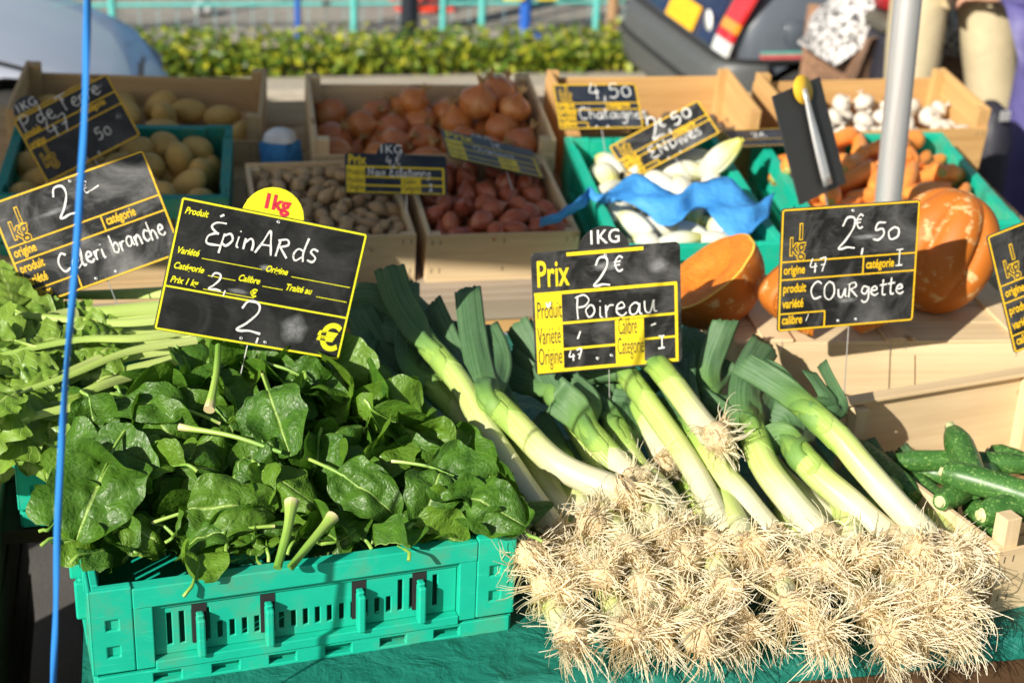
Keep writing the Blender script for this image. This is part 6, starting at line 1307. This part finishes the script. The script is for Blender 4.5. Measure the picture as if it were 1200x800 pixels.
for a, b_, r, lab, st in (
    (zz(1002, 522, -.055), zz(1072, 582, -.06), .021, 'dark courgette lying along the left board of the crate', 0),
    (zz(1215, 545, -.045), zz(1050, 540, -.045), .020, 'long courgette lying across the back of the crate', 1),
    (zz(1116, 506, .0), zz(1142, 575, -.03), .026, 'courgette standing up with its stem at the top', 1),
    (zz(1106, 553, -.005), zz(1235, 592, -.01), .0255, 'courgette lying on top with its round pale end towards the middle', 0),
    (zz(1102, 588, -.035), zz(1165, 548, -.055), .022, 'courgette with a pale cut end facing the front', 0),
    (zz(1052, 548, -.07), zz(1120, 560, -.07), .020, 'courgette half hidden in the middle of the crate', 1),
    (zz(1068, 562, -.08), zz(1115, 605, -.08), .021, 'courgette lying low beside the left board', 0),
    (zz(1150, 603, -.03), zz(1240, 590, -.03), .026, 'thick courgette at the front right by the corner post', 0),
    (zz(1110, 612, -.085), zz(1195, 655, -.09), .020, 'courgette lying deep along the front of the crate', 1),
    (zz(1135, 590, -.075), zz(1180, 640, -.075), .021, 'courgette under the thick one near the corner post', 0),
    (zz(1160, 530, -.075), zz(1240, 560, -.075), .022, 'courgette at the back right of the crate', 0),
    (zz(1260, 520, -.06), zz(1330, 575, -.055), .024, 'courgette lying in the far right half of the crate', 0),
    (zz(1250, 600, -.07), zz(1330, 560, -.08), .023, 'courgette crossing the bottom at the right end of the crate', 0),
    (zz(1060, 535, -.10), zz(1200, 600, -.10), .022, 'courgette at the bottom of the crate under the others', 0)): courgette(a, b_, r, lab, st)
# pumpkins on the upturned crate
ZB = BOXZ+.001
def cut_pumpkin(c, n, R_, depth, label, rimw=.012):
    M = axis_mat(c, n); t_ = thing('cut_pumpkin', M, label, 'pumpkin', 'cut pumpkins')
    lob = lambda a, t_: 1+.055*abs(math.sin(4*a+.6))**.7*math.sin(math.pi*min(1, .25+t_*.75))
    pr = [(R_*math.cos(q/12*math.pi/2), -depth*math.sin(q/12*math.pi/2)) for q in range(13)]
    b = MB(); b.lathe(pr, 64, 0, None, lob); b.build('rind', 'pumpkin_skin', t_)
    b = MB(); b.lathe([(R_*.999, 0), (R_*.965, .0015)], 64, 0, None, lambda a, q: lob(a, 0)); b.build('rind_edge', 'pumpkin_rind', t_)
    b = MB(); b.lathe([(R_*.965, .0014), (R_*.75, .003), (R_*.60, .002), (R_*.46, -.004), (R_*.38, -.012), (R_*.2, -.016), (0, -.014)], 64, 0, None, lambda a, q: lob(a, 0)*(1+.02*math.sin(9*a)*q)); b.build('flesh', 'pumpkin_flesh', t_)
    return t_
c = at(832, 343, 2.88); cut_pumpkin((c.x-.005, 2.90, ZB+.092), (-.62, .10, .78), .112, .120, 'halved pumpkin showing its orange flesh behind the leek sign')
def wedge(x, y, yaw, w_, h, th, label):
    t_ = thing('pumpkin_wedge', TR((x, y, ZB+.008), yaw), label, 'pumpkin', 'cut pumpkins'); n = 20
    arc = [(w_*math.sin(math.pi*q/n)*.98, h*(q/n)) for q in range(n+1)]
    b = MB(); b.prism([(-.004, 0)]+arc[1:-1]+[(-.004, h)], -th/2, th/2, 0, Matrix.Rotation(R(90), 4, 'X')); b.build('flesh', 'pumpkin_flesh', t_, bevel=.004)
    b = MB(); P = [[(x_+.0015+.006*math.sin(math.pi*k/4), -th/2+th*k/4, z_) for k in range(5)] for x_, z_ in arc]; b.grid(P); o = b.build('rind', 'pumpkin_skin', t_); q = o.modifiers.new('s', 'SOLIDIFY'); q.thickness = .004
    return t_
c = at(897, 340, 2.76); wedge(c.x+.094, 2.765, 190, .10, .172, .06, 'upright pumpkin wedge with a flat orange face beside the courgette sign')
c = at(1028, 385, 2.77); wedge(c.x-.05, 2.765, 8, .085, .075, .05, 'small orange pumpkin chunk lying under the courgette sign')
c = at(1106, 315, 2.86); t_ = thing('pumpkin', TR((c.x, 2.88, ZB+.012+.112), 35, 10, 22), 'large ribbed orange pumpkin with pale scuffs, at the end of the upturned crate', 'pumpkin')
lb = lambda a, q: 1-.24*(1-abs(math.sin(3.5*a+.9))**.45)*max(0, math.sin(math.pi*q))**.5
b = MB(); b.lathe([(.118*max(0, math.sin(math.pi*q/26))**.85, -.130*math.cos(math.pi*q/26)) for q in range(27)], 112, 0, None, lb); b.build('rind', 'pumpkin_skin', t_)
b = MB(); b.tube(catmull([(0, 0, .108), (.002, 0, .118), (.006, 0, .126)], 4), [.015, .013, .012, .0115, .011, .011, .011, .0115, .012], 7); b.build('stalk', 'dry_neck', t_)
# blue paper over the endives
tp = [(40, 640), (120, 605), (200, 545), (215, 515), (255, 545), (330, 510), (400, 483), (500, 508), (560, 520), (620, 492), (740, 492), (850, 543), (925, 523)]
bt = [(40, 643), (120, 618), (195, 585), (240, 545), (280, 560), (340, 578), (430, 590), (500, 630), (560, 642), (640, 605), (740, 668), (800, 688), (890, 640)]
P = []
for (a, b2), (c, d2) in zip(tp, bt):
    x0, y0, x1, y1 = 620+a*.3125, 60+b2*.3125, 620+c*.3125, 60+d2*.3125
    A_, B_ = bench(x0, y0, .05), bench(x1, y1, .022); P.append([A_.lerp(B_, k/6)+Vector((0, 0, .012*math.sin(k*1.3+a*.02))) for k in range(7)])
cols = list(zip(*P)); cols = [catmull(list(q), 5) for q in cols]
b = MB(); b.grid([[Vector(p)+Vector((0, 0, .012*noise.noise(p*14)+.005*noise.noise(p*45))) for p in q] for q in cols]); o = b.build('blue_paper', 'blue_paper'); q = o.modifiers.new('s', 'SOLIDIFY'); q.thickness = .0008
tag(o, 'crumpled sheet of bright blue paper lying across the endives', 'paper')
# blue wad with white top between the back crates
p = bench(328, 158, -.05); t_ = thing('paper_bundle', Matrix.Translation(p-Vector((0, 0, .035))), 'small blue bundle with a white top between potato and onion crates', 'bundle')
b = MB(); b.lathe([(0, -.09), (.045, -.088), (.05, -.03), (.047, .02), (0, .022)], 18, lobes=lambda a, t_: 1+.17*math.sin(5*a+4*t_)+.08*math.sin(9*a-6*t_)); b.build('wrapper', 'blue_paper', t_)
b = MB(); b.lathe([(.044, .0225), (.04, .038), (.02, .05), (0, .052)], 16, lobes=lambda a, t_: 1+.06*math.sin(4*a)); b.build('top', 'white_paper', t_)
bpy.context.view_layer.update()
